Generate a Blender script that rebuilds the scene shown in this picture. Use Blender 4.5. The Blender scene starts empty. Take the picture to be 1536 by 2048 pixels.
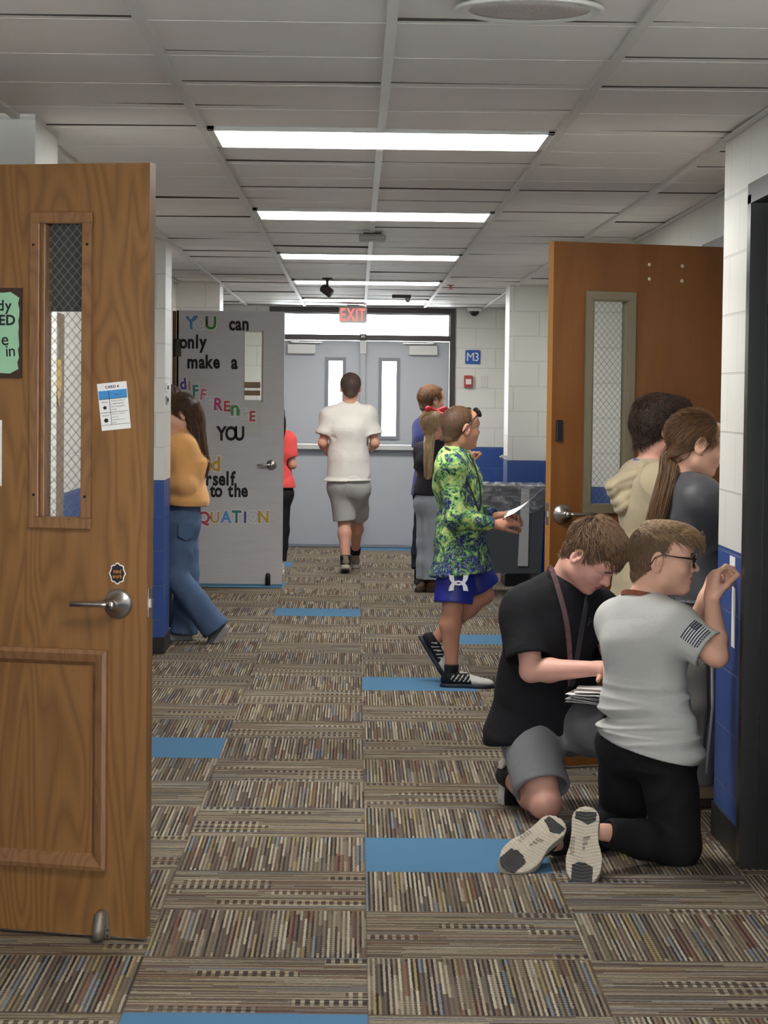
import bpy, bmesh, math, random
import numpy as np
from mathutils import Vector, Matrix
random.seed(7)
sc = bpy.context.scene
COL = sc.collection
# ------------------------------------------------------------------ camera, sky, exposure
FO, PITCH, YAW, ROLL, CH = 4892.0, .0474, .0118, .0116, 1.5365
cp, sp, cy_, sy_, cr, sr = math.cos(PITCH), math.sin(PITCH), math.cos(YAW), math.sin(YAW), math.cos(ROLL), math.sin(ROLL)
AF = np.array([sy_*cp, cy_*cp, -sp]); _r0 = np.array([cy_, -sy_, 0.]); _u0 = np.cross(_r0, AF)
AR, AU = cr*_r0+sr*_u0, -sr*_r0+cr*_u0
CAM = np.array([0, 0, CH])
cd = bpy.data.cameras.new('camera'); cam = bpy.data.objects.new('camera', cd); COL.objects.link(cam)
cd.sensor_fit = 'VERTICAL'; cd.sensor_height = 24; cd.lens = FO/2048*24; cd.clip_end = 200; cd.clip_start = .05
mw = Matrix.Identity(4)
for i in range(3):
    mw[i][0], mw[i][1], mw[i][2], mw[i][3] = AR[i], AU[i], -AF[i], CAM[i]
cam.matrix_world = mw
sc.camera = cam
sc.view_settings.view_transform = 'Standard'; sc.view_settings.look = 'None'
sc.view_settings.gamma = 1; sc.view_settings.use_curve_mapping = False
sc.view_settings.exposure = 0.72
sc.cycles.use_denoising = True
sc.cycles.max_bounces = 8; sc.cycles.diffuse_bounces = 5; sc.cycles.glossy_bounces = 3
sc.cycles.transparent_max_bounces = 12; sc.cycles.sample_clamp_indirect = 6
sc.cycles.caustics_reflective = False; sc.cycles.caustics_refractive = False
LAMP = 15.0            # ceiling diffuser emission
NEARLAMP = 13.0
world = bpy.data.worlds.new('world'); sc.world = world; world.use_nodes = True
_bg = world.node_tree.nodes['Background']; _bg.inputs[0].default_value = (.93, .97, 1, 1); _bg.inputs[1].default_value = 12


def ray(x, y): return AF+AR*(x-768)/FO-AU*(y-1024)/FO
def W(x, y, Y):
    """a point seen at (x, y) of the photograph and Y metres down the corridor"""
    d = ray(x, y); return CAM+d*Y/d[1]
def onz(x, y, z=0.):
    d = ray(x, y); return CAM+d*(z-CH)/d[2]
def onx(x, y, X):
    d = ray(x, y); return CAM+d*X/d[0]
def onpl(x, y, P0, D):
    """on the upright plane through P0 along the level direction D: (distance along D, height)"""
    n = np.array([-D[1], D[0], 0.]); d = ray(x, y); t = ((np.array(P0)-CAM)@n)/(d@n); q = CAM+d*t
    return float((q-np.array(P0))@np.array([D[0], D[1], 0.])), float(q[2])

# ------------------------------------------------------------------ helpers
def lin(c):
    return tuple(((v/255/12.92) if v/255 <= .04045 else ((v/255+.055)/1.055)**2.4) for v in c[:3])+(1.,)

class NT:
    def __init__(s, name):
        s.m = bpy.data.materials.new(name); s.m.use_nodes = True; s.t = s.m.node_tree
        s.b = s.t.nodes['Principled BSDF']; s.out = s.t.nodes['Material Output']
    def n(s, typ, **kw):
        o = s.t.nodes.new(typ)
        for k, v in kw.items(): setattr(o, k, v)
        return o
    def link(s, a, b): s.t.links.new(a, b)
    def put(s, sock, v):
        if isinstance(v, bpy.types.NodeSocket): s.link(v, sock)
        elif v is not None: sock.default_value = v
    def M(s, op, a, b=None, c=None, clamp=False):
        o = s.n('ShaderNodeMath', operation=op, use_clamp=clamp)
        s.put(o.inputs[0], a); s.put(o.inputs[1], b)
        if c is not None: s.put(o.inputs[2], c)
        return o.outputs[0]
    def V(s, x, y, z=0.):
        o = s.n('ShaderNodeCombineXYZ'); s.put(o.inputs[0], x); s.put(o.inputs[1], y); s.put(o.inputs[2], z); return o.outputs[0]
    def sep(s, v):
        o = s.n('ShaderNodeSeparateXYZ'); s.link(v, o.inputs[0]); return o.outputs
    def pos(s): return s.n('ShaderNodeNewGeometry').outputs['Position']
    def obj(s): return s.n('ShaderNodeTexCoord').outputs['Object']
    def mapv(s, v, scale=(1, 1, 1), rot=(0, 0, 0), loc=(0, 0, 0)):
        o = s.n('ShaderNodeMapping'); s.link(v, o.inputs[0]); o.inputs[1].default_value = loc; o.inputs[2].default_value = rot; o.inputs[3].default_value = scale; return o.outputs[0]
    def noise(s, v, scale, detail=3, rough=.5, dist=0.):
        o = s.n('ShaderNodeTexNoise'); s.link(v, o.inputs['Vector']); o.inputs['Scale'].default_value = scale; o.inputs['Detail'].default_value = detail
        o.inputs['Roughness'].default_value = rough; o.inputs['Distortion'].default_value = dist; return o.outputs[0]
    def white(s, v):
        o = s.n('ShaderNodeTexWhiteNoise', noise_dimensions='3D'); s.link(v, o.inputs['Vector']); return o.outputs['Value']
    def mix(s, f, a, b, mode='MIX'):
        o = s.n('ShaderNodeMix', data_type='RGBA', blend_type=mode); s.put(o.inputs[0], f); s.put(o.inputs[6], a); s.put(o.inputs[7], b); return o.outputs[2]
    def ramp(s, f, stops, interp='LINEAR'):
        o = s.n('ShaderNodeValToRGB'); o.color_ramp.interpolation = interp; e = o.color_ramp.elements
        while len(e) < len(stops): e.new(.5)
        for i, (p, c) in enumerate(stops): e[i].position = p; e[i].color = c
        s.link(f, o.inputs[0]); return o.outputs[0]
    def bump(s, h, strength=.3, dist=.002):
        o = s.n('ShaderNodeBump'); o.inputs['Strength'].default_value = strength; o.inputs['Distance'].default_value = dist
        s.link(h, o.inputs['Height']); s.link(o.outputs[0], s.b.inputs['Normal'])
    def set(s, col=None, rough=None, metal=None, spec=None):
        s.put(s.b.inputs['Base Color'], col); s.put(s.b.inputs['Roughness'], rough); s.put(s.b.inputs['Metallic'], metal)
        if spec is not None: s.put(s.b.inputs['Specular IOR Level'], spec)
        return s.m

_mc = {}
def mat(name, c, rough=.6, metal=0., nscale=0, namt=.12, bscale=0, bamt=.2, bdist=.001, spec=.4, sheen=0.):
    """plain procedural paint, plastic, metal or cloth"""
    if name in _mc: return _mc[name]
    t = NT(name); col = lin(c)
    if nscale:
        f = t.noise(t.obj(), nscale, 4, .6)
        f = t.M('MULTIPLY_ADD', f, 2*namt, 1-namt)
        g = t.n('ShaderNodeVectorMath', operation='SCALE'); g.inputs[0].default_value = col[:3]; t.link(f, g.inputs['Scale'])
        t.put(t.b.inputs['Base Color'], g.outputs[0])
    else: t.b.inputs['Base Color'].default_value = col
    if bscale: t.bump(t.noise(t.obj(), bscale, 3, .6), bamt, bdist)
    if sheen: t.b.inputs['Sheen Weight'].default_value = sheen
    t.set(None, rough, metal, spec); _mc[name] = t.m
    return t.m

def props(o, label=None, cat=None, group=None, kind=None):
    for k, v in (('label', label), ('category', cat), ('group', group), ('kind', kind)):
        if v: o[k] = v
    return o

class MB:
    """collects shapes into ONE mesh"""
    def __init__(s): s.v, s.f, s.mi, s.sm = [], [], [], []; s.n = 0
    def add(s, V, F, m=0, smooth=False):
        V = np.asarray(V, float).reshape(-1, 3); s.v.append(V)
        for f in F: s.f.append(tuple(int(i)+s.n for i in f)); s.mi.append(m); s.sm.append(smooth)
        s.n += len(V); return s
    def box(s, lo, hi, m=0, R=None, o=(0, 0, 0)):
        V = np.array([[(lo, hi)[(i >> a) & 1][a] for a in range(3)] for i in range(8)], float)
        if R is not None: V = V@np.asarray(R).T
        V = V+np.asarray(o)
        return s.add(V, [(0, 2, 3, 1), (4, 5, 7, 6), (0, 1, 5, 4), (2, 6, 7, 3), (0, 4, 6, 2), (1, 3, 7, 5)], m)
    def prism(s, pts, axis, d0, d1, m=0):
        """outline pts (2-D) extruded along axis 0/1/2 from d0 to d1"""
        n = len(pts); V = []
        for d in (d0, d1):
            for a, b in pts: V.append({0: (d, a, b), 1: (a, d, b), 2: (a, b, d)}[axis])
        F = [tuple(range(n))[::-1], tuple(range(n, 2*n))]+[(i, (i+1) % n, n+(i+1) % n, n+i) for i in range(n)]
        return s.add(V, F, m)
    def lathe(s, prof, c, ax=(0, 0, 1), seg=24, m=0, smooth=True):
        ax = np.array(ax, float); ax /= np.linalg.norm(ax); h = np.array([1, 0, 0]) if abs(ax[0]) < .8 else np.array([0, 1, 0])
        e1 = np.cross(ax, h); e1 /= np.linalg.norm(e1); e2 = np.cross(ax, e1); V = []; F = []
        for r, z in prof:
            for k in range(seg):
                a = 2*math.pi*k/seg; V.append(np.array(c)+ax*z+(e1*math.cos(a)+e2*math.sin(a))*r)
        for i in range(len(prof)-1):
            for k in range(seg): F.append((i*seg+k, i*seg+(k+1) % seg, (i+1)*seg+(k+1) % seg, (i+1)*seg+k))
        F.append(tuple(range(seg))[::-1]); F.append(tuple(range((len(prof)-1)*seg, len(prof)*seg)))
        return s.add(V, F, m, smooth)
    def tube(s, pts, r, seg=8, m=0, flat=1., fn=None):
        pts = [np.array(p, float) for p in pts]; n = len(pts); rr = r if hasattr(r, '__len__') else [r]*n; V = []; F = []; e1 = None
        for i, p in enumerate(pts):
            t = pts[min(i+1, n-1)]-pts[max(i-1, 0)]; t /= np.linalg.norm(t)+1e-12
            if e1 is None:
                h = np.array(fn if fn is not None else ((0, 0, 1) if abs(t[2]) < .8 else (1, 0, 0)), float); e1 = np.cross(t, h)
            e1 = e1-t*(e1@t); e1 /= np.linalg.norm(e1)+1e-12; e2 = np.cross(t, e1)
            for k in range(seg):
                a = 2*math.pi*k/seg; V.append(p+(e1*math.cos(a)+e2*math.sin(a)*flat)*rr[i])
        for i in range(n-1):
            for k in range(seg): F.append((i*seg+k, i*seg+(k+1) % seg, (i+1)*seg+(k+1) % seg, (i+1)*seg+k))
        F.append(tuple(range(seg))[::-1]); F.append(tuple(range((n-1)*seg, n*seg)))
        return s.add(V, F, m, True)
    def build(s, name, mats, parent=None, bevel=0., loc=(0, 0, 0), label=None, cat=None, group=None, kind=None, rz=0.):
        me = bpy.data.meshes.new(name); V = np.concatenate(s.v) if s.v else np.zeros((0, 3))
        me.from_pydata(V.tolist(), [], s.f)
        for m in (mats if isinstance(mats, (list, tuple)) else [mats]): me.materials.append(m)
        me.polygons.foreach_set('material_index', s.mi); me.polygons.foreach_set('use_smooth', s.sm)
        if bevel:
            bm = bmesh.new(); bm.from_mesh(me); bmesh.ops.remove_doubles(bm, verts=bm.verts, dist=1e-6)
            bmesh.ops.bevel(bm, geom=[e for e in bm.edges if e.is_manifold and e.calc_face_angle(0) > .6], offset=bevel, segments=2, profile=.5, affect='EDGES', clamp_overlap=True)
            bm.to_mesh(me); bm.free()
        me.update()
        o = bpy.data.objects.new(name, me); COL.objects.link(o); o.location = loc; o.rotation_euler = (0, 0, rz)
        if parent: o.parent = parent
        return props(o, label, cat, group, kind)

def empty(name, loc, label=None, cat=None, group=None, kind=None, rz=0.):
    o = bpy.data.objects.new(name, None); COL.objects.link(o); o.location = loc; o.rotation_euler = (0, 0, rz); o.empty_display_size = .1
    return props(o, label, cat, group, kind)

_glyph = {}
def glyph(ch, bold=.0):
    """letter outline as flat triangles, cap height about .7"""
    k = (ch, bold)
    if k not in _glyph:
        cu = bpy.data.curves.new('g', 'FONT'); cu.body = ch; cu.offset = bold; cu.resolution_u = 3
        o = bpy.data.objects.new('g', cu); COL.objects.link(o); bpy.context.view_layer.update()
        me = o.to_mesh(); V = np.array([v.co[:] for v in me.vertices]).reshape(-1, 3); F = [tuple(p.vertices) for p in me.polygons]
        adv = (V[:, 0].max() if len(V) else .28); o.to_mesh_clear(); bpy.data.objects.remove(o); bpy.data.curves.remove(cu)
        _glyph[k] = (V, F, adv)
    return _glyph[k]
def write(mb, txt, o, ex, ey, size, m=0, bold=0., align='c', gap=.07, rot=0., lift=0., squash=1.):
    """adds txt to mb: o = baseline point, ex / ey = unit vectors"""
    ex, ey = np.array(ex, float), np.array(ey, float); n = np.cross(ex, ey); x = 0.; L = []
    for ch in txt:
        if ch == ' ': x += .32; continue
        V, F, adv = glyph(ch, bold)
        if len(V) == 0: x += .3; continue
        L.append((V, F, x-V[:, 0].min())); x += adv-V[:, 0].min()+gap
    x -= gap; off = {'c': -x/2, 'l': 0, 'r': -x}[align]; c, s_ = math.cos(rot), math.sin(rot)
    for V, F, dx in L:
        a = (V[:, 0]+dx+off)*size*squash; b = V[:, 1]*size
        mb.add(np.array(o)+np.outer(a*c-b*s_, ex)+np.outer(a*s_+b*c, ey)+n*lift, F, m)
# ------------------------------------------------------------------ materials of the room
def m_block():
    t = NT('painted_block'); x, y, z = t.sep(t.pos()); u = t.M('ADD', x, y)
    b = t.n('ShaderNodeTexBrick'); t.link(t.V(u, z), b.inputs['Vector']); b.inputs['Scale'].default_value = 1
    b.inputs['Mortar Size'].default_value = .005; b.inputs['Mortar Smooth'].default_value = .3; b.inputs['Brick Width'].default_value = .4064; b.inputs['Row Height'].default_value = .2032
    fac = b.outputs['Fac']; blue = t.M('LESS_THAN', z, 1.027); nz = t.noise(t.pos(), 90, 4, .7); big = t.noise(t.pos(), 1.7, 3)
    w = t.mix(big, lin((214, 214, 207)), lin((224, 223, 218))); bl = t.mix(big, lin((40, 70, 134)), lin((50, 84, 150)))
    c = t.mix(blue, w, bl); c = t.mix(t.M('MULTIPLY', fac, .22), c, lin((120, 120, 122)))
    t.bump(t.M('SUBTRACT', t.M('MULTIPLY', nz, .35), t.M('MULTIPLY', fac, 1.0)), .55, .004)
    return t.set(c, .42, 0, .4)

def m_carpet():
    t = NT('carpet_tiles'); x, y, z = t.sep(t.pos()); T = .6096
    fx = t.M('DIVIDE', t.M('SUBTRACT', x, .0458), T); fy = t.M('DIVIDE', t.M('SUBTRACT', y, 6.015), T)
    i, k = t.M('FLOOR', fx), t.M('FLOOR', fy); u, v = t.M('FRACT', fx), t.M('FRACT', fy)
    odd = t.M('FLOORED_MODULO', t.M('ADD', i, k), 2.)
    wob = t.M('MULTIPLY', t.M('SUBTRACT', t.noise(t.pos(), 70, 2), .5), .010)
    mixf = lambda f, a, b: t.M('ADD', t.M('MULTIPLY', b, f), t.M('MULTIPLY', a, t.M('SUBTRACT', 1., f)))
    a = t.M('ADD', mixf(odd, u, v), wob); b = mixf(odd, v, u)
    ND = 88.
    s = t.M('FLOOR', t.M('MULTIPLY', a, ND)); g = t.M('FLOOR', t.M('MULTIPLY', a, 15.))
    tile = t.M('ADD', t.M('MULTIPLY', i, 7.31), t.M('MULTIPLY', k, 3.77))
    # long runs of yarn with a colour change now and then
    sh = t.white(t.V(g, tile, 1.5)); seg = t.M('FLOOR', t.M('ADD', t.M('MULTIPLY', b, 1.25), sh))
    g2 = t.M('FLOOR', t.M('MULTIPLY', a, 44.)); sh2 = t.white(t.V(g2, tile, 8.5)); seg2 = t.M('FLOOR', t.M('ADD', t.M('MULTIPLY', b, 1.7), sh2))
    hl = t.white(t.V(g2, tile, t.M('ADD', seg2, 20.3))); hd = t.white(t.V(g2, tile, t.M('ADD', seg, 71.7))); hs = t.white(t.V(s, tile, t.M('ADD', seg2, 3.1)))
    light = t.ramp(hl, [(0, lin((188, 174, 150))), (.26, lin((150, 134, 114))), (.46, lin((208, 196, 170))), (.64, lin((128, 114, 100))), (.77, lin((182, 164, 116))), (.84, lin((150, 156, 162))), (.90, lin((150, 112, 92))), (.95, lin((150, 140, 112)))], 'CONSTANT')
    dark = t.ramp(hd, [(0, lin((66, 56, 52))), (.28, lin((96, 83, 74))), (.46, lin((56, 50, 50))), (.64, lin((76, 60, 58))), (.78, lin((112, 99, 87))), (.9, lin((60, 60, 66))), (.96, lin((90, 52, 50)))], 'CONSTANT')
    par = t.M('FLOORED_MODULO', s, 2.)
    isd = t.M('GREATER_THAN', t.white(t.V(t.M('FLOOR', t.M('MULTIPLY', a, 8.)), tile, t.M('ADD', t.M('FLOOR', t.M('ADD', t.M('MULTIPLY', b, 2.2), t.white(t.V(t.M('FLOOR', t.M('MULTIPLY', a, 8.)), tile, 5.5)))), 44.9))), .74)
    fo = t.M('FRACT', t.M('MULTIPLY', b, 25.)); db = t.M('MULTIPLY', t.M('GREATER_THAN', fo, .45), t.M('LESS_THAN', t.M('ABSOLUTE', t.M('SUBTRACT', t.M('FRACT', t.M('MULTIPLY', a, 8.)), .5)), .40))
    isdv = t.M('MULTIPLY', isd, mixf(odd, .35, 1.))
    par2 = mixf(isdv, par, t.M('ADD', t.M('MULTIPLY', db, .9), t.M('MULTIPLY', par, .1)))
    soft = t.M('MULTIPLY_ADD', t.M('SUBTRACT', hs, .5), .5, par2)
    par3 = t.M('MULTIPLY_ADD', soft, .86, .06, clamp=True)
    c = t.mix(par3, light, dark)
    yarn = t.noise(t.pos(), 330, 2, .8); patch = t.noise(t.pos(), 2.2, 3)
    vmul = t.M('MULTIPLY', t.M('MULTIPLY_ADD', yarn, 1.2, .08), t.M('MULTIPLY_ADD', patch, .25, .87))
    blues = None
    for (bi, bk) in ((-1, -1), (0, 3), (-2, 7), (0, 11), (1, 15), (-1, 18), (-2, 22), (0, 30), (-3, 14), (1, -3), (-2, 26)):
        e = t.M('MULTIPLY', t.M('COMPARE', i, float(bi), .1), t.M('COMPARE', k, float(bk), .1)); blues = e if blues is None else t.M('ADD', blues, e)
    bc = t.mix(t.noise(t.pos(), 260, 3, .8), lin((66, 106, 138)), lin((92, 134, 164)))
    edge = t.M('MINIMUM', t.M('MINIMUM', u, t.M('SUBTRACT', 1., u)), t.M('MINIMUM', v, t.M('SUBTRACT', 1., v)))
    seam = t.M('LESS_THAN', edge, .004)
    sc_ = t.n('ShaderNodeVectorMath', operation='SCALE'); t.link(c, sc_.inputs[0]); t.link(vmul, sc_.inputs['Scale'])
    c = t.mix(blues, sc_.outputs[0], bc); c = t.mix(t.M('MULTIPLY', seam, .35), c, lin((60, 52, 48)))
    t.bump(t.M('ADD', yarn, t.M('MULTIPLY', par2, .4)), .5, .003)
    return t.set(c, .95, 0, .1)

def m_tile():
    t = NT('ceiling_tile'); p = t.pos()
    sp_ = t.M('LESS_THAN', t.noise(p, 240, 2, .7), .30); c = t.mix(t.noise(p, 1.3, 3), lin((224, 220, 214)), lin((236, 233, 228)))
    c = t.mix(t.M('MULTIPLY', sp_, .35), c, lin((140, 136, 130))); t.bump(t.noise(p, 60, 4, .7), .3, .003)
    return t.set(c, .55, 0, .45)

def m_wood(name, c0, c1, c2, scale=1., cath=1.):
    t = NT(name); o = t.obj(); x, y, z = t.sep(o)
    q = t.V(t.M('MULTIPLY', x, 2.2*scale), t.M('MULTIPLY', y, 2.2), t.M('MULTIPLY', z, .42*scale))
    big = t.noise(q, 2.0, 2, .5, .4)
    ring = t.M('FRACT', t.M('MULTIPLY', big, 17.*cath)); ring = t.M('ABSOLUTE', t.M('SUBTRACT', t.M('MULTIPLY', ring, 2.), 1.))
    fine = t.noise(t.V(t.M('MULTIPLY', x, 150.), t.M('MULTIPLY', y, 150.), t.M('MULTIPLY', z, 5.)), 1., 3, .7)
    blotch = t.noise(t.V(x, y, t.M('MULTIPLY', z, .5)), 2.6, 3)
    c = t.mix(t.M('POWER', ring, 1.6), lin(c0), lin(c1)); c = t.mix(t.M('MULTIPLY', fine, .55), c, lin(c2)); c = t.mix(t.M('MULTIPLY', blotch, .35), c, lin(c2))
    t.bump(fine, .06, .001)
    return t.set(c, t.M('MULTIPLY_ADD', fine, .2, .28), 0, .45)

def m_glass(name, wire=0., tint=(.97, .98, .97)):
    """clear pane; wire = pitch of the diamond mesh cast inside it"""
    t = NT(name); tr = t.n('ShaderNodeBsdfTransparent'); tr.inputs[0].default_value = (*tint, 1); gl = t.n('ShaderNodeBsdfGlossy'); gl.inputs['Roughness'].default_value = .03
    fr = t.n('ShaderNodeFresnel'); fr.inputs[0].default_value = 1.45
    m = t.n('ShaderNodeMixShader'); t.link(t.M('MULTIPLY', fr.outputs[0], .8), m.inputs[0]); t.link(tr.outputs[0], m.inputs[1]); t.link(gl.outputs[0], m.inputs[2]); sh = m.outputs[0]
    if wire:
        x, y, z = t.sep(t.obj()); L = []
        for sg in ('ADD', 'SUBTRACT'):
            f = t.M('FRACT', t.M('DIVIDE', t.M(sg, t.M('MULTIPLY', x, 1.15), z), wire)); L.append(t.M('LESS_THAN', f, .045))
        w = t.M('MAXIMUM', L[0], L[1]); m2 = t.n('ShaderNodeMixShader'); t.link(w, m2.inputs[0]); t.link(sh, m2.inputs[1])
        d = t.n('ShaderNodeBsdfDiffuse'); d.inputs[0].default_value = lin((128, 126, 118)); t.link(d.outputs[0], m2.inputs[2]); sh = m2.outputs[0]
    t.link(sh, t.out.inputs[0]); return t.m

def m_emit(name, col, s):
    t = NT(name); e = t.n('ShaderNodeEmission'); e.inputs[0].default_value = (*col, 1); e.inputs[1].default_value = s; t.link(e.outputs[0], t.out.inputs[0]); return t.m

BLOCK, CARPET, TILE = m_block(), m_carpet(), m_tile()
OAK = m_wood('oak_veneer', (154, 110, 62), (125, 86, 46), (101, 68, 36))
OAKTRIM = m_wood('oak_moulding', (152, 110, 70), (128, 90, 56), (104, 70, 44), 1.6)
BIRCH = m_wood('birch_veneer', (128, 81, 37), (115, 70, 31), (94, 57, 26), .8, .35)
OAKEDGE = m_wood('oak_edge', (150, 112, 66), (130, 94, 52), (112, 78, 44), 1.5, .4)
WIREGLASS, GLASS = m_glass('wired_glass', .030), m_glass('clear_glass')
BLACKRUB = mat('black_rubber_base', (30, 29, 29), .45)
BLACKPAINT = mat('black_gloss_frame', (24, 22, 22), .32, 0, 14, .3, 60, .15)
GREYDOOR = mat('grey_door_paint', (176, 180, 186), .45, 0, 3, .05, 300, .1)
BRONZE = mat('dark_bronze_frame', (62, 56, 56), .45)
ALU = mat('brushed_aluminium', (196, 196, 194), .38, .85, 0)
STEEL = mat('satin_steel', (176, 172, 168), .3, .95)
WHITEPL = mat('white_plastic', (228, 228, 224), .4)
GRIDW = mat('white_grid_steel', (214, 214, 208), .4)
OLIVE = mat('olive_grey_metal', (112, 104, 84), .5)
DARK = mat('dark_plenum_and_gap_shade', (70, 66, 62), .9)
PAPERW = mat('white_paper', (232, 231, 228), .8, 0, 8, .04)
BLACKP = mat('black_plastic', (26, 25, 26), .45)
BLACKINK = mat('black_card', (30, 28, 30), .7)
ROOMGREY = mat('classroom_paint', (120, 116, 110), .8)

# ------------------------------------------------------------------ the shell
XL, XR, XN, YB, ZC = -1.475, 1.60, 1.285, 25.0, 2.44
Y0 = -2.2
MB().box((-3.6, Y0-.2, -.1), (3.6, YB+2.6, 0)).build('floor', CARPET, kind='structure', label='brown striped carpet tiles with scattered plain blue tiles', cat='floor')

def wall_x(name, X, th, segs, openings, label, side=1):
    """wall in the plane x = X along y; openings = (y0, y1, top)"""
    mb = MB(); a, b = (X, X+th) if side > 0 else (X-th, X)
    for (y0, y1) in segs:
        cur = y0
        for (o0, o1, top) in sorted(o for o in openings if o[0] >= y0 and o[1] <= y1):
            mb.box((a, cur, 0), (b, o0, ZC+.2)); mb.box((a, o0, top), (b, o1, ZC+.2)); cur = o1
        mb.box((a, cur, 0), (b, y1, ZC+.2))
    return mb.build(name, BLOCK, kind='structure', label=label, cat='wall')
DL1, DL3, DR2, DRN = (7.06, 7.99), (18.36, 19.30), (10.36, 11.28), (7.06, 7.975)
wall_x('wall_left', XL, .2, [(Y0, YB)], [(*DL1, 2.19), (*DL3, 2.20)], 'white and blue painted block wall along the left of the corridor', -1)
wall_x('wall_right', XR, .2, [(8.62, YB)], [(*DR2, 2.20)], 'white and blue painted block wall along the right of the corridor')
wr = wall_x('wall_right_near', XN, .36, [(Y0, 8.62)], [(*DRN, 2.19)], 'projecting white block wall at the right edge with blue lower band')
for n, (x0, x1, y0, y1), lab in (
    ('wall_left_pier', (XL-.05, -1.07, 8.14, 8.75), 'white block pier behind the near oak door'),
    ('wall_left_pier', (XL-.05, -1.125, 14.39, 14.86), 'white and blue block pier hiding the girl in the orange sweater'),
    ('wall_left_pier', (XL-.05, -1.118, 19.93, 20.45), 'far left white block pier behind the paper-covered door'),
    ('wall_right_pier', (1.26, XR+.05, 14.1, 14.6), 'white block pier seen through the wired glass of the right door'),
    ('wall_right_pier', (1.232, XR+.05, 19.86, 20.4), 'white block pier with blue base behind the rolling trash bin')):
    MB().box((x0, y0, 0), (x1, y1, ZC+.1)).build(n, BLOCK, kind='structure', label=lab, cat='wall')
# back wall round the exit doors
BX0, BX1, BZ = -.895, 1.003, 2.432
mb = MB(); mb.box((XL-.2, YB, 0), (BX0, YB+.25, ZC+.2)); mb.box((BX1, YB, 0), (XR+.2, YB+.25, ZC+.2)); mb.box((BX0, YB, BZ), (BX1, YB+.25, ZC+.2))
mb.build('wall_back', BLOCK, kind='structure', label='white block wall with blue band around the exit doors', cat='wall')
mb = MB()
for lo, up in (((XL-.2, 0), (XL+.1, ZC+.2)), ((XN-.1, 0), (XN+.4, ZC+.2)), ((XL+.1, 0), (XN-.1, .12)), ((XL+.1, 2.36), (XN-.1, ZC+.2))): mb.box((lo[0], Y0-.2, lo[1]), (up[0], Y0, up[1]))
w2 = empty('added_fill_window', (0, Y0-.1, 0), 'wide daylight window behind the viewer', 'window', None, 'structure')  # invented opening, lets in sky light to brighten surfaces facing the camera
mb2 = MB()
for q in range(5):
    x_ = XL+.1+(XN-XL-.2)*q/4; mb2.box((x_-.025, -.04, .12), (x_+.025, .04, 2.36))
for z_ in (.12, .9, 2.31): mb2.box((XL+.1, -.04, z_), (XN-.1, .04, z_+.05))
mb2.build('window_frame', BRONZE, w2); MB().box((XL+.1, -.004, .12), (XN-.1, .004, 2.36)).build('glass_pane', GLASS, w2)
mb.build('wall_front', BLOCK, None, kind='structure', label='block wall behind the viewer', cat='wall')
# dim classrooms behind the open doorways
for nm, (x0, x1, y0, y1) in (('wall_classroom', (-3.5, XL-.2, 6.2, 9.0)), ('wall_classroom', (-3.5, XL-.2, 17.4, 20.2)), ('wall_classroom', (XR+.2, 3.5, 9.6, 12.2)), ('wall_classroom', (XN+.36, 3.5, 6.2, 8.55))):
    mb = MB()
    mb.box((x0, y0-.05, 0), (x1, y0, ZC)); mb.box((x0, y1, 0), (x1, y1+.05, ZC)); mb.box((x0, y0, ZC-.02), (x1, y1, ZC+.05))
    xw = x0 if x0 < 0 else x1; mb.box((xw-.03, y0, 0), (xw+.03, y1, ZC))
    mb.build(nm, ROOMGREY, kind='structure', label='plain wall of a classroom beyond a doorway', cat='wall')
# baseboards
mb = MB()
for y0, y1 in ((Y0, DL1[0]), (DL1[1], DL3[0]), (DL3[1], YB)): mb.box((XL, y0, 0), (XL+.008, y1, .1))
for (x1, y0, y1) in ((-1.07, 8.14, 8.75), (-1.125, 14.39, 14.86), (-1.118, 19.93, 20.45)): mb.box((XL, y0-.008, 0), (x1+.008, y1+.008, .1))
mb.build('baseboard_left', BLACKRUB, kind='structure', label='black rubber baseboard along the left wall', cat='baseboard')
mb = MB()
mb.box((XN-.008, Y0, 0), (XN, DRN[0]-.05, .115)); mb.box((XN-.008, DRN[1]+.052, 0), (XN, 8.628, .115)); mb.box((XN-.008, 8.62, 0), (XR, 8.628, .1))
for y0, y1 in ((8.62, DR2[0]), (DR2[1], YB)): mb.box((XR-.008, y0, 0), (XR, y1, .1))
for (x0, y0, y1) in ((1.26, 14.1, 14.6), (1.232, 19.86, 20.4)): mb.box((x0-.008, y0-.008, 0), (XR, y1+.008, .1))
mb.build('baseboard_right', BLACKRUB, kind='structure', label='black rubber baseboard along the right wall', cat='baseboard')
mb = MB(); mb.box((BX1, YB-.008, 0), (XR, YB, .1)); mb.box((XL, YB-.008, 0), (BX0, YB, .1))
mb.build('baseboard_back', BLACKRUB, kind='structure', label='black rubber baseboard along the back wall', cat='baseboard')

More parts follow.
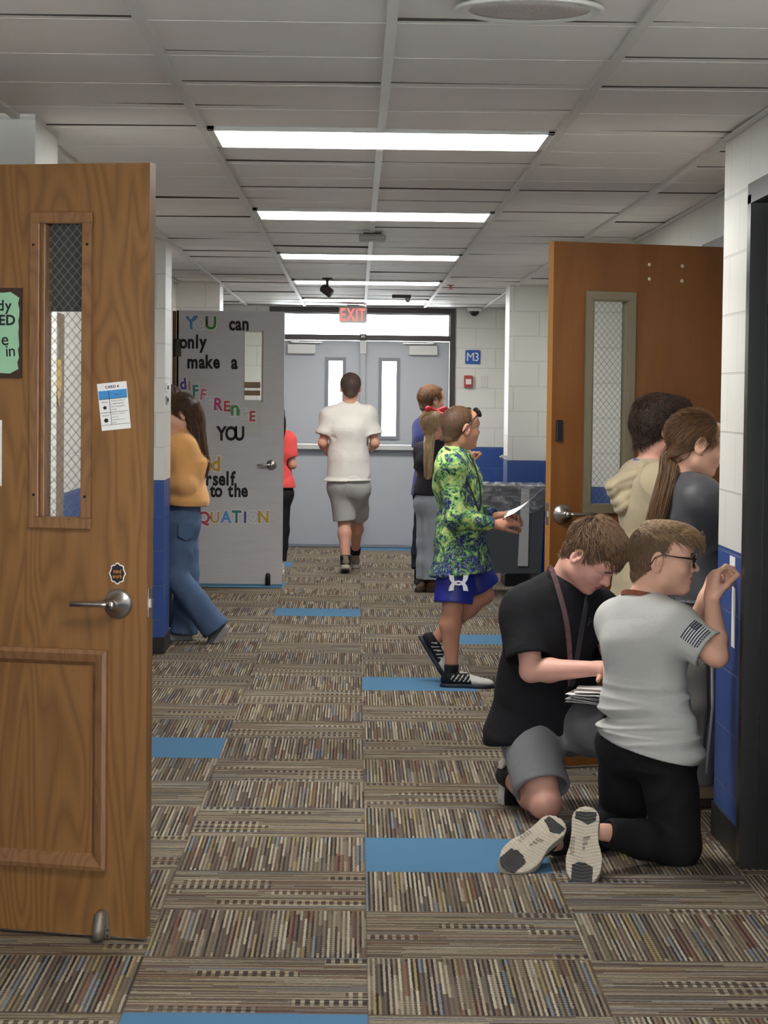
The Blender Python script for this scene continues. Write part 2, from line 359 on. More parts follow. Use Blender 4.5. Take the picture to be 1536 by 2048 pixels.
# ceiling: lay-in tiles on a steel grid
GX = [-1.743, -1.134, -.5345, .075, .6845, 1.294, 1.9]; GY0 = 5.983; P = .6096
LIGHTROWS = [4+6*q for q in range(5)]+[-2, -8]
isl = lambda r, c: r in LIGHTROWS and c in (2, 3)
rng = np.random.default_rng(3)
mb = MB()
for r in range(-14, 32):
    y0, y1 = GY0+r*P+.0045, GY0+(r+1)*P-.0045
    if y0 > YB: break
    for c in range(6):
        if isl(r, c): continue
        dz = rng.uniform(-.003, .003, 4)+.002; dz = dz+rng.choice([0, .003, .006]); z = ZC+.006; a, b = GX[c]+.004, GX[c+1]-.004; y1c = min(y1, YB)
        V = [(a, y0, z+dz[0]), (b, y0, z+dz[1]), (b, y1c, z+dz[2]), (a, y1c, z+dz[3])]; V += [(p_[0], p_[1], z+.03) for p_ in V]
        mb.add(V, [(3, 2, 1, 0), (0, 1, 5, 4), (1, 2, 6, 5), (2, 3, 7, 6), (3, 0, 4, 7), (4, 5, 6, 7)]); mb.mi[-5:] = [1]*5  # tile sides coloured dark, putting shade into the gaps between tiles
mb.box((-1.8, Y0-.2, ZC+.06), (2.0, YB+.3, ZC+.1), 1)
ceil = mb.build('ceiling', [TILE, DARK], kind='structure', label='suspended ceiling of grey white square tiles', cat='ceiling')
mb = MB()
for c, x in enumerate(GX[1:6]):
    cuts = [Y0]+[q for r in sorted(LIGHTROWS) for q in (GY0+r*P, GY0+(r+1)*P) if c == 2]+[YB]
    for ya, yb in zip(cuts[::2], cuts[1::2]): mb.box((x-.0135, ya, ZC-.004), (x+.0135, yb, ZC+.012))
for r in range(-13, 32):
    if GY0+r*P < YB: mb.box((XL, GY0+r*P-.0035, ZC-.0012), (XR, GY0+r*P-.0015, ZC-.0002))
for x0, x1, y0, y1 in ((XL, XL+.022, Y0, YB), (XR-.022, XR, 8.62, YB), (XN-.022, XN, Y0, 8.62), (XL, XR, YB-.03, YB)): mb.box((x0, y0, ZC-.003), (x1, y1, ZC+.004))
mb.build('ceiling_grid', GRIDW, ceil)
EMIT, EMITN = m_emit('light_diffuser', (1, .985, .95), LAMP), m_emit('near_light_diffuser', (1, .97, .93), NEARLAMP)
names = {4: 'nearest bright fluorescent panel in the ceiling', 10: 'second fluorescent panel from the front', 16: 'third fluorescent panel, just beyond the square detector', 22: 'fourth fluorescent panel, above the dangling spotlight', 28: 'farthest fluorescent panel, just before the exit doors', -2: 'fluorescent panel above the viewer', -8: 'fluorescent panel behind the viewer'}
for r in LIGHTROWS:
    y0 = GY0+r*P; e = empty('ceiling_light', (GX[2]+P, y0+P/2, ZC), names[r], 'ceiling light', 'fluorescent ceiling panels')
    mb = MB(); w, h = P-.014, P/2-.006
    for a in ((-w, -h, w, -h+.022), (-w, h-.022, w, h), (-w, -h, -w+.022, h), (w-.022, -h, w, h)): mb.box((a[0], a[1], -.002), (a[2], a[3], .03))
    mb.box((-w, -h, .03), (w, h, .05)); mb.build('light_frame', GRIDW, e)
    MB().box((-w+.02, -h+.02, .004), (w-.02, h-.02, .012)).build('diffuser', EMIT if r > 0 else EMITN, e)
# ------------------------------------------------------------------ doors
def D2(a): return np.array([math.cos(a), math.sin(a), 0.])
def rosette_lever(parent, x, z, y, s, out, L=.105, name='lever_handle', key=True):
    """round rose with a lever; s = lever direction along x, out = sign of y the lever stands off to"""
    n = (0, out, 0)
    h = MB(); h.lathe([(.042, 0), (.042, .005), (.036, .012), (.022, .016), (.0205, .030), (.014, .034), (.0135, .052)], (x, y, z), n, 28)
    h.tube([(x, y+out*.050, z), (x+s*.03, y+out*.056, z+.001), (x+s*.07, y+out*.057, z), (x+s*L, y+out*.054, z-.001)], [.0145, .0145, .0138, .0125], 12, flat=.6, fn=(0, 0, 1))
    h.lathe([(.0125, 0), (.0125, .018), (.010, .022)], (x, y+out*.048, z), n, 20)
    o = h.build(name, STEEL, parent, label='satin metal lever on a round rose')
    if key: MB().lathe([(.006, 0), (.006, .003)], (x, y+out*.0695, z), n, 14).build('keyhole', mat('dark_brass', (120, 110, 90), .4, .8), o)
    return o
def ring(mb, x0, z0, x1, z1, w, y0, y1, m=0):
    mb.box((x0, y0, z0), (x1, y1, z0+w), m); mb.box((x0, y0, z1-w), (x1, y1, z1), m); mb.box((x0, y0, z0+w), (x0+w, y1, z1-w), m); mb.box((x1-w, y0, z0+w), (x1, y1, z1-w), m)
def slab(mb, Wd, z0, z1, th, hole, m=0):
    """door leaf 0..Wd, y 0..th with a rectangular hole"""
    a, b, c, d = hole
    mb.box((0, 0, z0), (a, th, z1), m); mb.box((c, 0, z0), (Wd, th, z1), m); mb.box((a, 0, z0), (c, th, b), m); mb.box((a, 0, d), (c, th, z1), m)
def holewall(mb, a, b, c, d, th, m=0): pass

# --- 1: near oak door, hinged on the left, its face to the viewer.  local x runs from the free edge to the hinge
P1 = onz(288, 1877, .012); A1 = math.radians(180-15.7); d1 = D2(A1)
f1 = lambda px, py: onpl(px, py, P1, d1)
DW, DT = .915, .045
door1 = empty('door_1', (P1[0], P1[1], 0), 'open oak door at the left edge with wired glass and lower panel', 'door', None, 'structure', A1)
# local +y points away from the viewer for this heading (x to the left): y = -cos.. -> leaf spans y -DT..0 behind the face at y = 0
wl, zt = f1(63, 440)[0], f1(124, 424)[1]; wr_, zb = f1(185, 800)[0], f1(124, 1057)[1]
hi, ho = wr_+.024, wl-.036
Hh = (hi, zb+.024, ho, zt-.024)
mb = MB(); a, b, c, d = Hh
for lo, up in (((0, -DT, .012), (a, 0, 2.172)), ((c, -DT, .012), (DW, 0, 2.172)), ((a, -DT, .012), (c, 0, b)), ((a, -DT, d), (c, 0, 2.172))): mb.box(lo, up)
mb.build('leaf', OAK, door1)
MB().box((-.002, -DT-.0005, .012), (.0, .0005, 2.172)).build('edge_band', OAKEDGE, door1, label='lighter wooden door edge')
mb = MB(); ring(mb, wr_, zb, wl, zt, .030, 0., .014); ring(mb, a-.002, b-.002, c+.002, d+.002, .010, -DT, .004)
mb.build('window_frame', OAKTRIM, door1, bevel=.003)
wf = mb
for (px, py) in ((71, 490), (178, 489), (71, 989), (173, 993)):
    s_, z_ = f1(px, py); MB().lathe([(.004, .0), (.004, .0015)], (s_, .014, z_), (0, 1, 0), 10).build('screw_hole', mat('dark_hole', (40, 26, 18), .8), door1)
MB().box((a, -.026, b), (c, -.020, d)).build('glass_pane', WIREGLASS, door1)
zbl = f1(124, 622)[1]
MB().box((a+.004, -DT-.006, zbl), (c-.004, -DT+.002, d)).build('paper_blind', mat('charcoal_paper', (52, 52, 54), .8, 0, 6, .2), door1, label='dark paper covering the top of the window')
# lower raised moulding
px0, pz1 = f1(217, 1300)[0], f1(217, 1300)[1]; pz0 = f1(212, 1741)[1]
mb = MB(); x0, x1 = px0, DW-.16
pts = [(0, 0), (0, .016), (.012, .019), (.034, .012), (.046, 0)]
def mould(mb, x0, z0, x1, z1, prof):
    R = []
    for (t_, h) in prof: R.append([(x0+t_, h, z0+t_), (x1-t_, h, z0+t_), (x1-t_, h, z1-t_), (x0+t_, h, z1-t_)])
    V = [p_ for r_ in R for p_ in r_]; F = []
    for i in range(len(R)-1):
        for k in range(4): F.append((i*4+k, i*4+(k+1) % 4, i*4+4+(k+1) % 4, i*4+4+k))
    mb.add(V, F)
mould(mb, x0, pz0, x1, pz1, pts); mb.build('panel_moulding', OAKTRIM, door1)
s_, z_ = f1(237, 1207); rosette_lever(door1, s_, z_, 0., 1, 1, .12)
zl = f1(288, 1207)[1]
mb = MB(); mb.box((-.0035, -.034, zl-.04), (-.001, -.010, zl+.04)); lp = mb.build('latch_plate', STEEL, door1)
MB().box((-.010, -.028, zl-.012), (-.003, -.016, zl+.012)).build('latch_bolt', STEEL, lp)
s_, z_ = f1(205, 1850)
mb = MB(); mb.prism([(-.024, -.036), (.026, -.036), (.030, -.012), (.016, .004), (.012, .036), (-.004, .044), (-.018, .034), (-.022, 0)], 1, 0, .006)
mb.tube([(.0, .004, .036), (.0, .020, .028), (-.002, .034, -.004), (-.002, .040, -.034)], [.013, .017, .019, .017], 12)
for v in mb.v: v += np.array([s_, 0, z_])
kd = mb.build('kick_down_holder', mat('worn_grey_metal', (138, 130, 116), .5, .6, 40, .3), door1, label='worn grey metal door holder at the foot of the door')
for dx, dz in ((-.018, -.012), (-.018, -.028)): MB().lathe([(.004, 0), (.004, .002)], (s_+dx, .006, z_+dz), (0, 1, 0), 10).build('screw', DARK, kd)
s_, z_ = f1(235, 1147)
def blob(cx, cz, rx, rz, n=26, w=.09, k=8): return [(cx+rx*math.cos(2*math.pi*i/n)*(1+w*math.cos(k*2*math.pi*i/n)), cz+rz*math.sin(2*math.pi*i/n)*(1+w*math.cos(k*2*math.pi*i/n))) for i in range(n)]
st = MB(); st.prism(blob(s_, z_, .0235, .029), 1, 0, .0008, 0); st.prism(blob(s_, z_, .020, .0255), 1, .0008, .0012, 1)
ex1 = np.array([-1., 0, 0]); ez = np.array([0, 0, 1.])
for w_, dz in (('mind', .001), ('work', -.013)): write(st, w_, (s_, .0014, z_+dz), ex1, ez, .0165, 2, .012, squash=.75, lift=.0003)
st.build('sticker', [PAPERW, mat('sticker_black', (32, 26, 28), .5), mat('sticker_orange', (205, 130, 60), .5)], door1, label='small black sticker with orange script above the lever')

w1 = lambda s_, z_, off=.0: P1*np.array([1, 1, 0])+d1*s_+np.array([d1[1], -d1[0], 0])*(-off)+np.array([0, 0, z_])
R1 = np.array([[d1[0], -d1[1], 0], [d1[1], d1[0], 0], [0, 0, 1]])
def on1(mb):   # local door coordinates -> world offsets
    for i, v in enumerate(mb.v): mb.v[i] = v@R1.T
    return mb
# green hand-lettered sign
sr, stp, sbt = f1(45, 660)[0], f1(20, 576)[1], f1(20, 756)[1]; sw = .36
mb = MB(); mb.box((sr, .001, sbt), (sr+sw, .007, stp))
def ragged(x0, z0, x1, z1, n=14, a=.003):
    rg = random.Random(5); P_ = []
    cs = [(x0, z0, x1, z0), (x1, z0, x1, z1), (x1, z1, x0, z1), (x0, z1, x0, z0)]
    for (ax, az, bx, bz) in cs:
        for i in range(1, n): P_.append((ax+(bx-ax)*i/n+rg.uniform(-a, a), az+(bz-az)*i/n+rg.uniform(-a, a)))
    return P_
sgn = empty('door_sign', (P1[0], P1[1], 0), 'mint green sign with brown edge, cut by the left side of the photo', 'sign')
on1(mb).build('board', mat('brown_board', (58, 38, 28), .6), sgn)
mb = MB(); mb.prism(ragged(sr+.009, sbt+.011, sr+sw-.009, stp-.013), 1, .0068, .0085)
on1(mb).build('painted_face', mat('mint_paint', (150, 196, 160), .6, 0, 30, .06), sgn)
for txt, px, py, sz, bo in (('ady', 26, 621, .042, .02), ('SED', 33, 650, .040, .03), ('re', 20, 690, .050, .01), ('in', 33, 712, .046, .01)):
    mb = MB(); a_, z_ = f1(px, py); write(mb, txt, (a_, .009, z_), ex1, ez, sz, 0, bo, 'r', rot=0.06 if txt in ('re', 'in') else 0, lift=.0002); on1(mb).build('lettering', BLACKINK, sgn)
# card taped to the oak door
def quad_on(f, c4, y0, y1, mb, m=0):
    pts = [f(*c) for c in c4]; mb.prism(pts, 1, y0, y1, m)
card = empty('paper_card', (P1[0], P1[1], 0), 'white paper card with a blue band taped beside the oak door window', 'paper card')
C4 = [(194, 768), (253, 762), (262, 856), (204, 862)]
uv = lambda u, v: tuple(np.array(C4[0])*(1-u)*(1-v)+np.array(C4[1])*u*(1-v)+np.array(C4[2])*u*v+np.array(C4[3])*(1-u)*v)
mb = MB(); quad_on(f1, C4, .0004, .0012, mb); on1(mb).build('sheet', PAPERW, card)
mb = MB(); quad_on(f1, [uv(.02, .16), uv(.98, .16), uv(.98, .34), uv(.02, .34)], .0012, .0016, mb); on1(mb).build('blue_band', mat('print_blue', (66, 140, 200), .7), card)
mb = MB()
for (u0, v0, u1, v1) in ((.02, .335, .98, .345), (.02, .62, .98, .628), (.02, .885, .98, .893), (.36, .17, .375, .89)): quad_on(f1, [uv(u0, v0), uv(u1, v0), uv(u1, v1), uv(u0, v1)], .0016, .0019, mb)
def wr1(txt, u, v, sz, bo=.0, al='c'):
    a0, z0 = f1(*uv(u, v)); a1, z1 = f1(*uv(u+.1, v)); e_ = np.array([a1-a0, 0, z1-z0]); e_ /= np.linalg.norm(e_); write(mb, txt, (a0, .0019, z0), e_, np.array([e_[2], 0, -e_[0]])*(-1 if e_[0] > 0 else 1), sz, 0, bo, al, lift=.0001)
wr1('CARD 4', .5, .115, .0105, .03); wr1("What's it?", .68, .27, .0055)
wr1('Climate', .19, .415, .0058); wr1('Weather', .19, .70, .0058)
for k, tx in enumerate(('Average weather of', 'a region observed', 'over a long period', 'of time.')): wr1(tx, .41, .40+.06*k, .0052, 0, 'l')
for k, tx in enumerate(('Refers to current', 'state of', 'atmosphere in an', 'area.')): wr1(tx, .41, .68+.06*k, .0052, 0, 'l')
for (u, v, r) in ((.19, .52, .0055), (.19, .79, .0065)):
    a0, z0 = f1(*uv(u, v)); mb.prism(blob(a0, z0, r, r*.9, 14, .15, 5), 1, .0016, .0019)
on1(mb).build('print', BLACKINK, card)
mb = MB(); a0 = f1(4, 900)[0]; mb.prism([(a0, f1(2, 972)[1]), (a0+.21, f1(2, 972)[1]), (a0+.21, f1(2, 840)[1]), (a0, f1(2, 840)[1])], 1, .0006, .003)
on1(mb); fs = mb.build('paper_notice', PAPERW, None, loc=(P1[0], P1[1], 0), label='white notice on the oak door, cut by the left side of the photo', cat='notice')

# --- 2: birch door on the right, hinged at the right wall, face to the viewer. local x from free edge to hinge
P2 = onz(1097, 1533, .012); P2 = W(1093, 1520, 10.045); P2[2] = 0; H2 = np.array([1.585, 10.325, 0.]); v2 = H2-P2; A2 = math.atan2(v2[1], v2[0]); d2 = D2(A2); DW2 = float(np.linalg.norm(v2))
f2 = lambda px, py: onpl(px, py, P2, d2)
door2 = empty('door_2', (P2[0], P2[1], 0), 'open birch door on the right with a wired glass window in an olive frame', 'door', None, 'structure', A2)
x0, x1 = f2(1168, 800)[0], f2(1268, 800)[0]; z1, z0 = f2(1218, 583)[1], f2(1218, 1027)[1]
Hh = (x0+.03, z0+.03, x1-.03, z1-.03); mb = MB(); slab(mb, DW2, .012, 2.178, .045, Hh); mb.build('leaf', BIRCH, door2)
MB().box((-.002, -.0005, .012), (0, .0455, 2.178)).build('edge_band', mat('birch_edge', (176, 122, 58), .5, 0, 20, .1), door2, label='paler wooden door edge')
mb = MB(); ring(mb, x0, z0, x1, z1, .034, -.010, 0.); ring(mb, Hh[0]-.002, Hh[1]-.002, Hh[2]+.002, Hh[3]+.002, .012, -.004, .045); mb.build('window_frame', OLIVE, door2, bevel=.002)
MB().box((Hh[0], .028, Hh[1]), (Hh[2], .034, Hh[3])).build('glass_pane', WIREGLASS, door2)
for (px, py) in ((1299, 529), (1299, 558), (1365, 532), (1364, 562)):
    s_, z_ = f2(px, py); MB().lathe([(.0085, 0), (.007, -.003)], (s_, 0, z_), (0, 1, 0), 14).build('screw_cap', mat('brushed_cap', (196, 180, 160), .4, .3), door2, label='pale screw cap')
a_, zz = f2(1111, 882); b_, zz2 = f2(1124, 840)
MB().box((a_, -.012, zz), (b_, 0, zz2)).build('black_plate', BLACKP, door2, bevel=.003, label='black door sensor above the lever')
s_, z_ = f2(1124, 1028); rosette_lever(door2, s_, z_, 0., 1, -1, .12)
zl = z_; lp = MB().box((-.0035, .010, zl-.045), (-.001, .034, zl+.045)).build('latch_plate', STEEL, door2); MB().box((-.010, .016, zl-.012), (-.003, .028, zl+.012)).build('latch_bolt', STEEL, lp)
for hz in (.3, 1.1, 1.95):
    h = MB(); h.lathe([(.008, -.055), (.008, .055)], (DW2+.004, -.004, hz), (0, 0, 1), 10); h.box((DW2, -.006, hz-.05), (DW2+.03, -.003, hz+.05)); h.build('hinge', STEEL, door2)

# --- 3: door covered in grey paper
P3 = np.array([-1.462, 19.43, 0]); d3 = np.array([1., 0, 0]); f3 = lambda px, py: onpl(px, py, P3, d3)
W3 = f3(567, 900)[0]
door3 = empty('door_3', tuple(P3), 'open door wrapped in grey paper with cut-out letters', 'door', None, 'structure', 0)
x0, x1 = f3(489, 760)[0], f3(523, 760)[0]; z1, zm, z0 = f3(500, 664)[1], f3(500, 800)[1], f3(505, 874)[1]
z3t = f3(460, 622)[1]; xL = f3(352, 900)[0]
mb = MB(); slab(mb, W3, .012, z3t-.004, .045, (x0, z0, x1, z1)); mb.build('leaf', mat('brown_door_paint', (96, 70, 46), .5), door3)
def m_greypaper():
    t = NT('grey_wrap_paper'); o = t.obj(); x, y, z = t.sep(o)
    n = t.noise(t.V(t.M('MULTIPLY', x, 3.), y, t.M('MULTIPLY', z, 26.)), 1., 3, .6); c = t.mix(n, lin((202, 199, 200)), lin((218, 215, 216))); t.bump(n, .5, .006); return t.set(c, .75, 0, .25)
GP = m_greypaper()
zj = f3(470, 929)[1]
mb = MB(); a, b, c, d = x0, zm, x1, z1; y0_, y1_ = -.004, -.001
for lo, up in (((xL, zj), (x0, z3t)), ((x1, zj), (W3, z3t)), ((x0, zj), (x1, z0)), ((x0, z1), (x1, z3t))): mb.box((lo[0], y0_, lo[1]), (up[0], y1_, up[1]))
mb.box((xL, y0_-.002, .03), (W3, y1_-.001, zj+.01)); mb.build('paper_cover', GP, door3, label='grey paper covering the door')
MB().box((xL, -.003, .012), (W3, -.001, .03)).build('paper_edge', mat('blue_edge', (88, 140, 172), .7), door3, label='blue strip under the grey paper')
MB().box((x0, .004, z0), (x1, .010, z1)).build('glass_pane', GLASS, door3)
mb = MB(); mb.box((x0, .001, z0), (x1, .003, zm)); mb.build('window_paper', mat('pale_paper', (206, 203, 200), .7), door3, label='pale paper behind the lower part of the window')
mb = MB()
for (ya, yb) in ((764, 776), (781, 791)): mb.box((x0, .012, f3(505, yb)[1]), (x1-.01, .014, f3(505, ya)[1]))
mb.build('paper_strip', mat('tan_strip', (166, 134, 100), .7), door3, label='tan strips behind the glass')
mb = MB(); mb.box((x0-.004, -.006, zm), (x0, .0, z1)); mb.box((x1, -.014, zm-.02), (x1+.014, .0, z1+.01)); mb.build('window_trim', mat('folded_paper', (176, 160, 150), .7), door3)
s_, z_ = f3(543, 930); rosette_lever(door3, s_, z_, -.004, -1, -1, .11, key=False)
s_, z_ = f3(536, 1158); mb = MB(); mb.lathe([(.02, -.045), (.02, .03), (.014, .045), (.004, .05)], (s_, -.03, z_), (0, 0, 1), 16); mb.box((s_-.018, -.03, z_-.04), (s_+.018, -.004, z_+.03)); mb.build('door_stop', BLACKP, door3, label='black rubber door stop at the foot')
for hz in (.3, 1.1, 1.9):
    h = MB(); h.lathe([(.011, -.07), (.011, .07)], (.02, -.008, hz), (0, 0, 1), 10); h.box((.02, -.006, hz-.07), (.07, -.002, hz+.07)); h.build('hinge', mat('dark_hinge', (70, 62, 54), .4, .7), door3)
MB().box((.028, -.004, .03), (.05, 0, z3t)).build('edge_strip', mat('brass_strip', (188, 160, 104), .5), door3, label='tan strip down the hinge side')
LC = dict(k=(30, 28, 30), b=(84, 150, 196), w=(206, 206, 208), g=(74, 130, 66), p=(98, 70, 150), t=(176, 140, 84), e=(62, 134, 130), i=(206, 110, 130), m=(196, 70, 130), r=(196, 76, 86), n=(86, 150, 90), y=(212, 164, 66), u=(208, 160, 100), l=(90, 150, 214))
LM = {k: mat('letter_'+{'k': 'black', 'b': 'sky', 'w': 'pale', 'g': 'green', 'p': 'purple', 't': 'tan', 'e': 'teal', 'i': 'pink', 'm': 'magenta', 'r': 'red', 'n': 'leaf', 'y': 'gold', 'u': 'sand', 'l': 'azure'}[k], v, .7) for k, v in LC.items()}
E3, S3 = np.array([1., 0, 0]), 19.43/FO
def word3(chars, bold, back=True, nm='lettering', lab=None):
    """chars: (letter, px centre, py baseline, px cap height, colour key, tilt)"""
    mb = MB(); ms = [PAPERW]; ix = {}
    for ch, px, py, h, k, rot in chars:
        if k not in ix: ix[k] = len(ms); ms.append(LM[k])
        a_, z_ = f3(px, py); sz = h*S3/.70
        if back: write(mb, ch, (a_, -.0065, z_), E3, ez, sz, 0, bold+.055, rot=rot, squash=.9)
        write(mb, ch, (a_, -.0075, z_), E3, ez, sz, ix[k], bold, rot=rot, squash=.9 if back else .76)
    return mb.build(nm, ms, door3, label=lab)
rw = lambda s_, xs, py, h, k, t_=0: [(c_, x_, py+(dy if isinstance(dy, int) else 0), h, k, t_) for c_, x_, dy in zip(s_, xs, [0]*len(s_))]
word3([('Y', 383, 658, 26, 'b', .05), ('O', 402, 658, 25, 'w', 0), ('U', 422, 658, 25, 'g', 0)], .03, lab='colourful letters YOU')
word3(rw('can', (464, 477, 491), 660, 26, 'k'), .035, False, lab='black letters can')
word3(rw('only', (367, 382, 394, 406), 696, 26, 'k'), .035, False, lab='black letters only')
word3(rw('make', (385, 404, 419, 433), 736, 26, 'k'), .035, False, lab='black letters make')
word3(rw('a', (469,), 737, 27, 'k'), .035, False, lab='black letter a')
word3([('d', 367, 778, 22, 'p', .1), ('I', 379, 780, 18, 't', 0), ('F', 392, 792, 22, 'e', .05), ('F', 406, 799, 21, 'i', -.1), ('E', 419, 814, 19, 'w', .1), ('R', 437, 820, 24, 'm', -.05), ('E', 454, 822, 20, 'r', 0), ('n', 470, 830, 29, 'n', 0), ('C', 488, 837, 20, 'w', .1), ('E', 505, 842, 20, 'r', 0)], .03, lab='colourful letters dIFFERENCE')
word3(rw('YOU', (443, 462, 479), 880, 27, 'k'), .035, False, lab='black letters YOU')
word3([('a', 396, 941, 28, 'y', 0), ('d', 413, 941, 28, 'y', 0), ('d', 432, 941, 28, 'y', 0)], .03, lab='gold letters add')
word3(rw('yourself', (375, 388, 402, 418, 431, 444, 455, 466), 970, 27, 'k'), .035, False, lab='black letters yourself')
word3(rw('to', (425, 437), 993, 26, 'k'), .035, False, lab='black letters to')
word3(rw('the', (461, 475, 489), 993, 26, 'k'), .035, False, lab='black letters the')
word3([('E', 386, 1047, 23, 'e', 0), ('Q', 408, 1046, 23, 'r', 0), ('U', 430, 1045, 21, 'u', 0), ('A', 452, 1045, 23, 'l', 0), ('T', 473, 1045, 24, 'e', 0), ('I', 490, 1045, 22, 'p', 0), ('O', 506, 1045, 23, 'w', 0), ('N', 527, 1045, 23, 'y', 0)], .03, lab='colourful letters EQUATION')

# door frames of the side doorways
def frame_x(name, X, y0, y1, top, w, dep, m, label, side):
    """steel frame round an opening in a wall x = X; side = +1 when the wall lies at larger x"""
    mb = MB(); a, b = (X-.012, X+dep) if side > 0 else (X-dep, X+.012)
    mb.box((a, y0-w, 0), (b, y0+.014, top+.014)); mb.box((a, y1-.014, 0), (b, y1+w, top+.014)); mb.box((a, y0-w, top-.014), (b, y1+w, top+w))
    c, d = (X+.045, X+.10) if side > 0 else (X-.10, X-.045)
    mb.box((c, y0, 0), (d, y0+.03, top-.016)); mb.box((c, y1-.03, 0), (d, y1, top-.016)); mb.box((c, y0+.03, top-.044), (d, y1-.03, top-.014))
    return mb.build(name, m, kind='structure', label=label, cat='door frame')
frame_x('trim_1', XN, *DRN, 2.19, .052, .30, BLACKPAINT, 'black glossy door frame at the right edge', 1)
frame_x('trim_2', XR, *DR2, 2.20, .05, .19, BRONZE, 'dark frame of the doorway behind the birch door', 1)
frame_x('trim_3', XL, *DL3, 2.20, .05, .19, BRONZE, 'dark frame of the doorway beside the paper-covered door', -1)
frame_x('trim_4', XL, *DL1, 2.19, .05, .19, BRONZE, 'dark frame of the doorway beside the near oak door', -1)
MB().box((XN+.105, DRN[0]+.016, 0.01), (XN+.15, DRN[1]-.016, 2.17)).build('door_6', mat('black_door_paint', (34, 31, 30), .4), kind='structure', label='dark closed door inside the black frame', cat='door')

# --- exit doors at the end
F5 = lambda px, py: W(px, py, YB)
mb = MB(); zt, zh0, zh1 = BZ, F5(728, 672)[2], F5(728, 681)[2]
for lo, up in (((BX0, 0), (BX0+.055, zt)), ((BX1-.055, 0), (BX1, zt)), ((BX0+.055, zt-.055), (BX1-.055, zt)), ((BX0+.055, zh1), (BX1-.055, zh0))): mb.box((lo[0], YB-.02, lo[1]), (up[0], YB+.13, up[1]))
mb.build('trim_5', BRONZE, kind='structure', label='dark bronze frame around the exit doors and transom', cat='door frame')
tw = empty('window_1', (0, YB+.05, 0), 'bright transom window above the exit doors', 'window', None, 'structure')
MB().box((BX0+.06, -.004, zh0+.005), (BX1-.06, .004, zt-.06)).build('glass_pane', GLASS, tw)
mb = MB(); ring(mb, BX0+.055, zh0, BX1-.055, zt-.055, .012, -.02, .02); mb.build('window_frame', BRONZE, tw)
xm = F5(725, 800)[0]
def exit_leaf(name, x0, x1, wx0, wx1, lab, closer):
    e = empty(name, (0, YB+.03, 0), lab, 'door', None, 'structure'); zt_ = zh1-.004
    wz1, wz0 = F5(776, 722)[2], F5(776, 873)[2]; mb = MB()
    for lo, up in (((x0, .0135), (wx0, zt_)), ((wx1, .0135), (x1, zt_)), ((wx0, .0135), (wx1, wz0)), ((wx0, wz1), (wx1, zt_))): mb.box((lo[0], 0, lo[1]), (up[0], .045, up[1]))
    mb.build('leaf', GREYDOOR, e)
    mb = MB(); ring(mb, wx0-.032, wz0-.032, wx1+.032, wz1+.032, .036, -.012, 0); ring(mb, wx0-.004, wz0-.004, wx1+.004, wz1+.004, .008, 0, .045); mb.build('window_frame', mat('grey_trim_paint', (128, 131, 138), .5), e)
    MB().box((wx0, .02, wz0), (wx1, .026, wz1)).build('glass_pane', GLASS, e)
    za, zb_ = F5(700, 888)[2], F5(700, 900)[2]
    MB().box((x0+.06, -.075, zb_), (x1-.05, -.03, za)).build('push_bar', ALU, e, bevel=.008)
    mb = MB(); mb.box((x0+.04, -.05, zb_-.012), (x0+.16, 0, za+.006)); mb.box((x1-.14, -.05, zb_-.012), (x1-.03, 0, za+.006)); mb.build('bar_bracket', mat('bracket_grey', (120, 122, 126), .4, .5), e)
    c0, c1 = closer; cz1, cz0 = F5(728, 690)[2], F5(728, 709)[2]
    cl = MB().box((c0, -.06, cz0), (c1, 0, cz1)).build('door_closer', mat('closer_cover', (206, 206, 203), .45), e, bevel=.006)
    mb = MB(); sgn_ = 1 if c0 < xm else -1; cc = (c0+c1)/2; az = F5(728, 686)[2]
    mb.box((min(cc-.1*sgn_, cc+.21*sgn_), -.05, az-.006), (max(cc-.1*sgn_, cc+.21*sgn_), -.02, az+.007)); mb.box((cc-.07*sgn_-.04, -.055, az), (cc-.07*sgn_+.04, -.01, az+.028)); mb.build('closer_arm', ALU, cl)
    return e
exit_leaf('door_4', BX0+.058, xm-.02, F5(656, 800)[0], F5(685, 800)[0], 'left grey exit door leaf behind the boy in white', (F5(575, 700)[0], F5(631, 700)[0]))
exit_leaf('door_5', xm+.02, BX1-.058, F5(763, 800)[0], F5(793, 800)[0], 'right grey exit door leaf with a narrow bright window', (F5(818, 700)[0], F5(875, 700)[0]))
ml = empty('trim_6', (0, YB, 0), 'grey centre post between the exit door leaves', 'door post', None, 'structure')
mb = MB(); mb.box((xm-.026, -.03, 0), (xm+.026, .03, zh1)); mb.build('post', mat('post_grey', (168, 170, 173), .45), ml)
mb = MB(); mb.box((xm-.034, -.042, F5(725, 708)[2]), (xm+.034, -.02, F5(725, 681)[2])); mb.build('latch_cover', mat('latch_cover_grey', (190, 190, 188), .4), ml, bevel=.004)
mb = MB(); mb.box((xm-.034, -.045, F5(725, 677)[2]), (xm+.034, -.022, F5(725, 668)[2])); write(mb, 'M3', (xm, -.046, F5(725, 675.5)[2]), E3, ez, .034, 1, .02, lift=.0005); mb.build('label_tag', [BLACKP, PAPERW], ml, label='black tag reading M3')
MB().box((BX0+.06, YB-.30, 0), (BX1-.06, YB+.13, .012)).build('trim_7', mat('threshold_metal', (96, 102, 112), .4, .3), kind='structure', label='grey metal threshold under the exit doors', cat='threshold', bevel=.004)
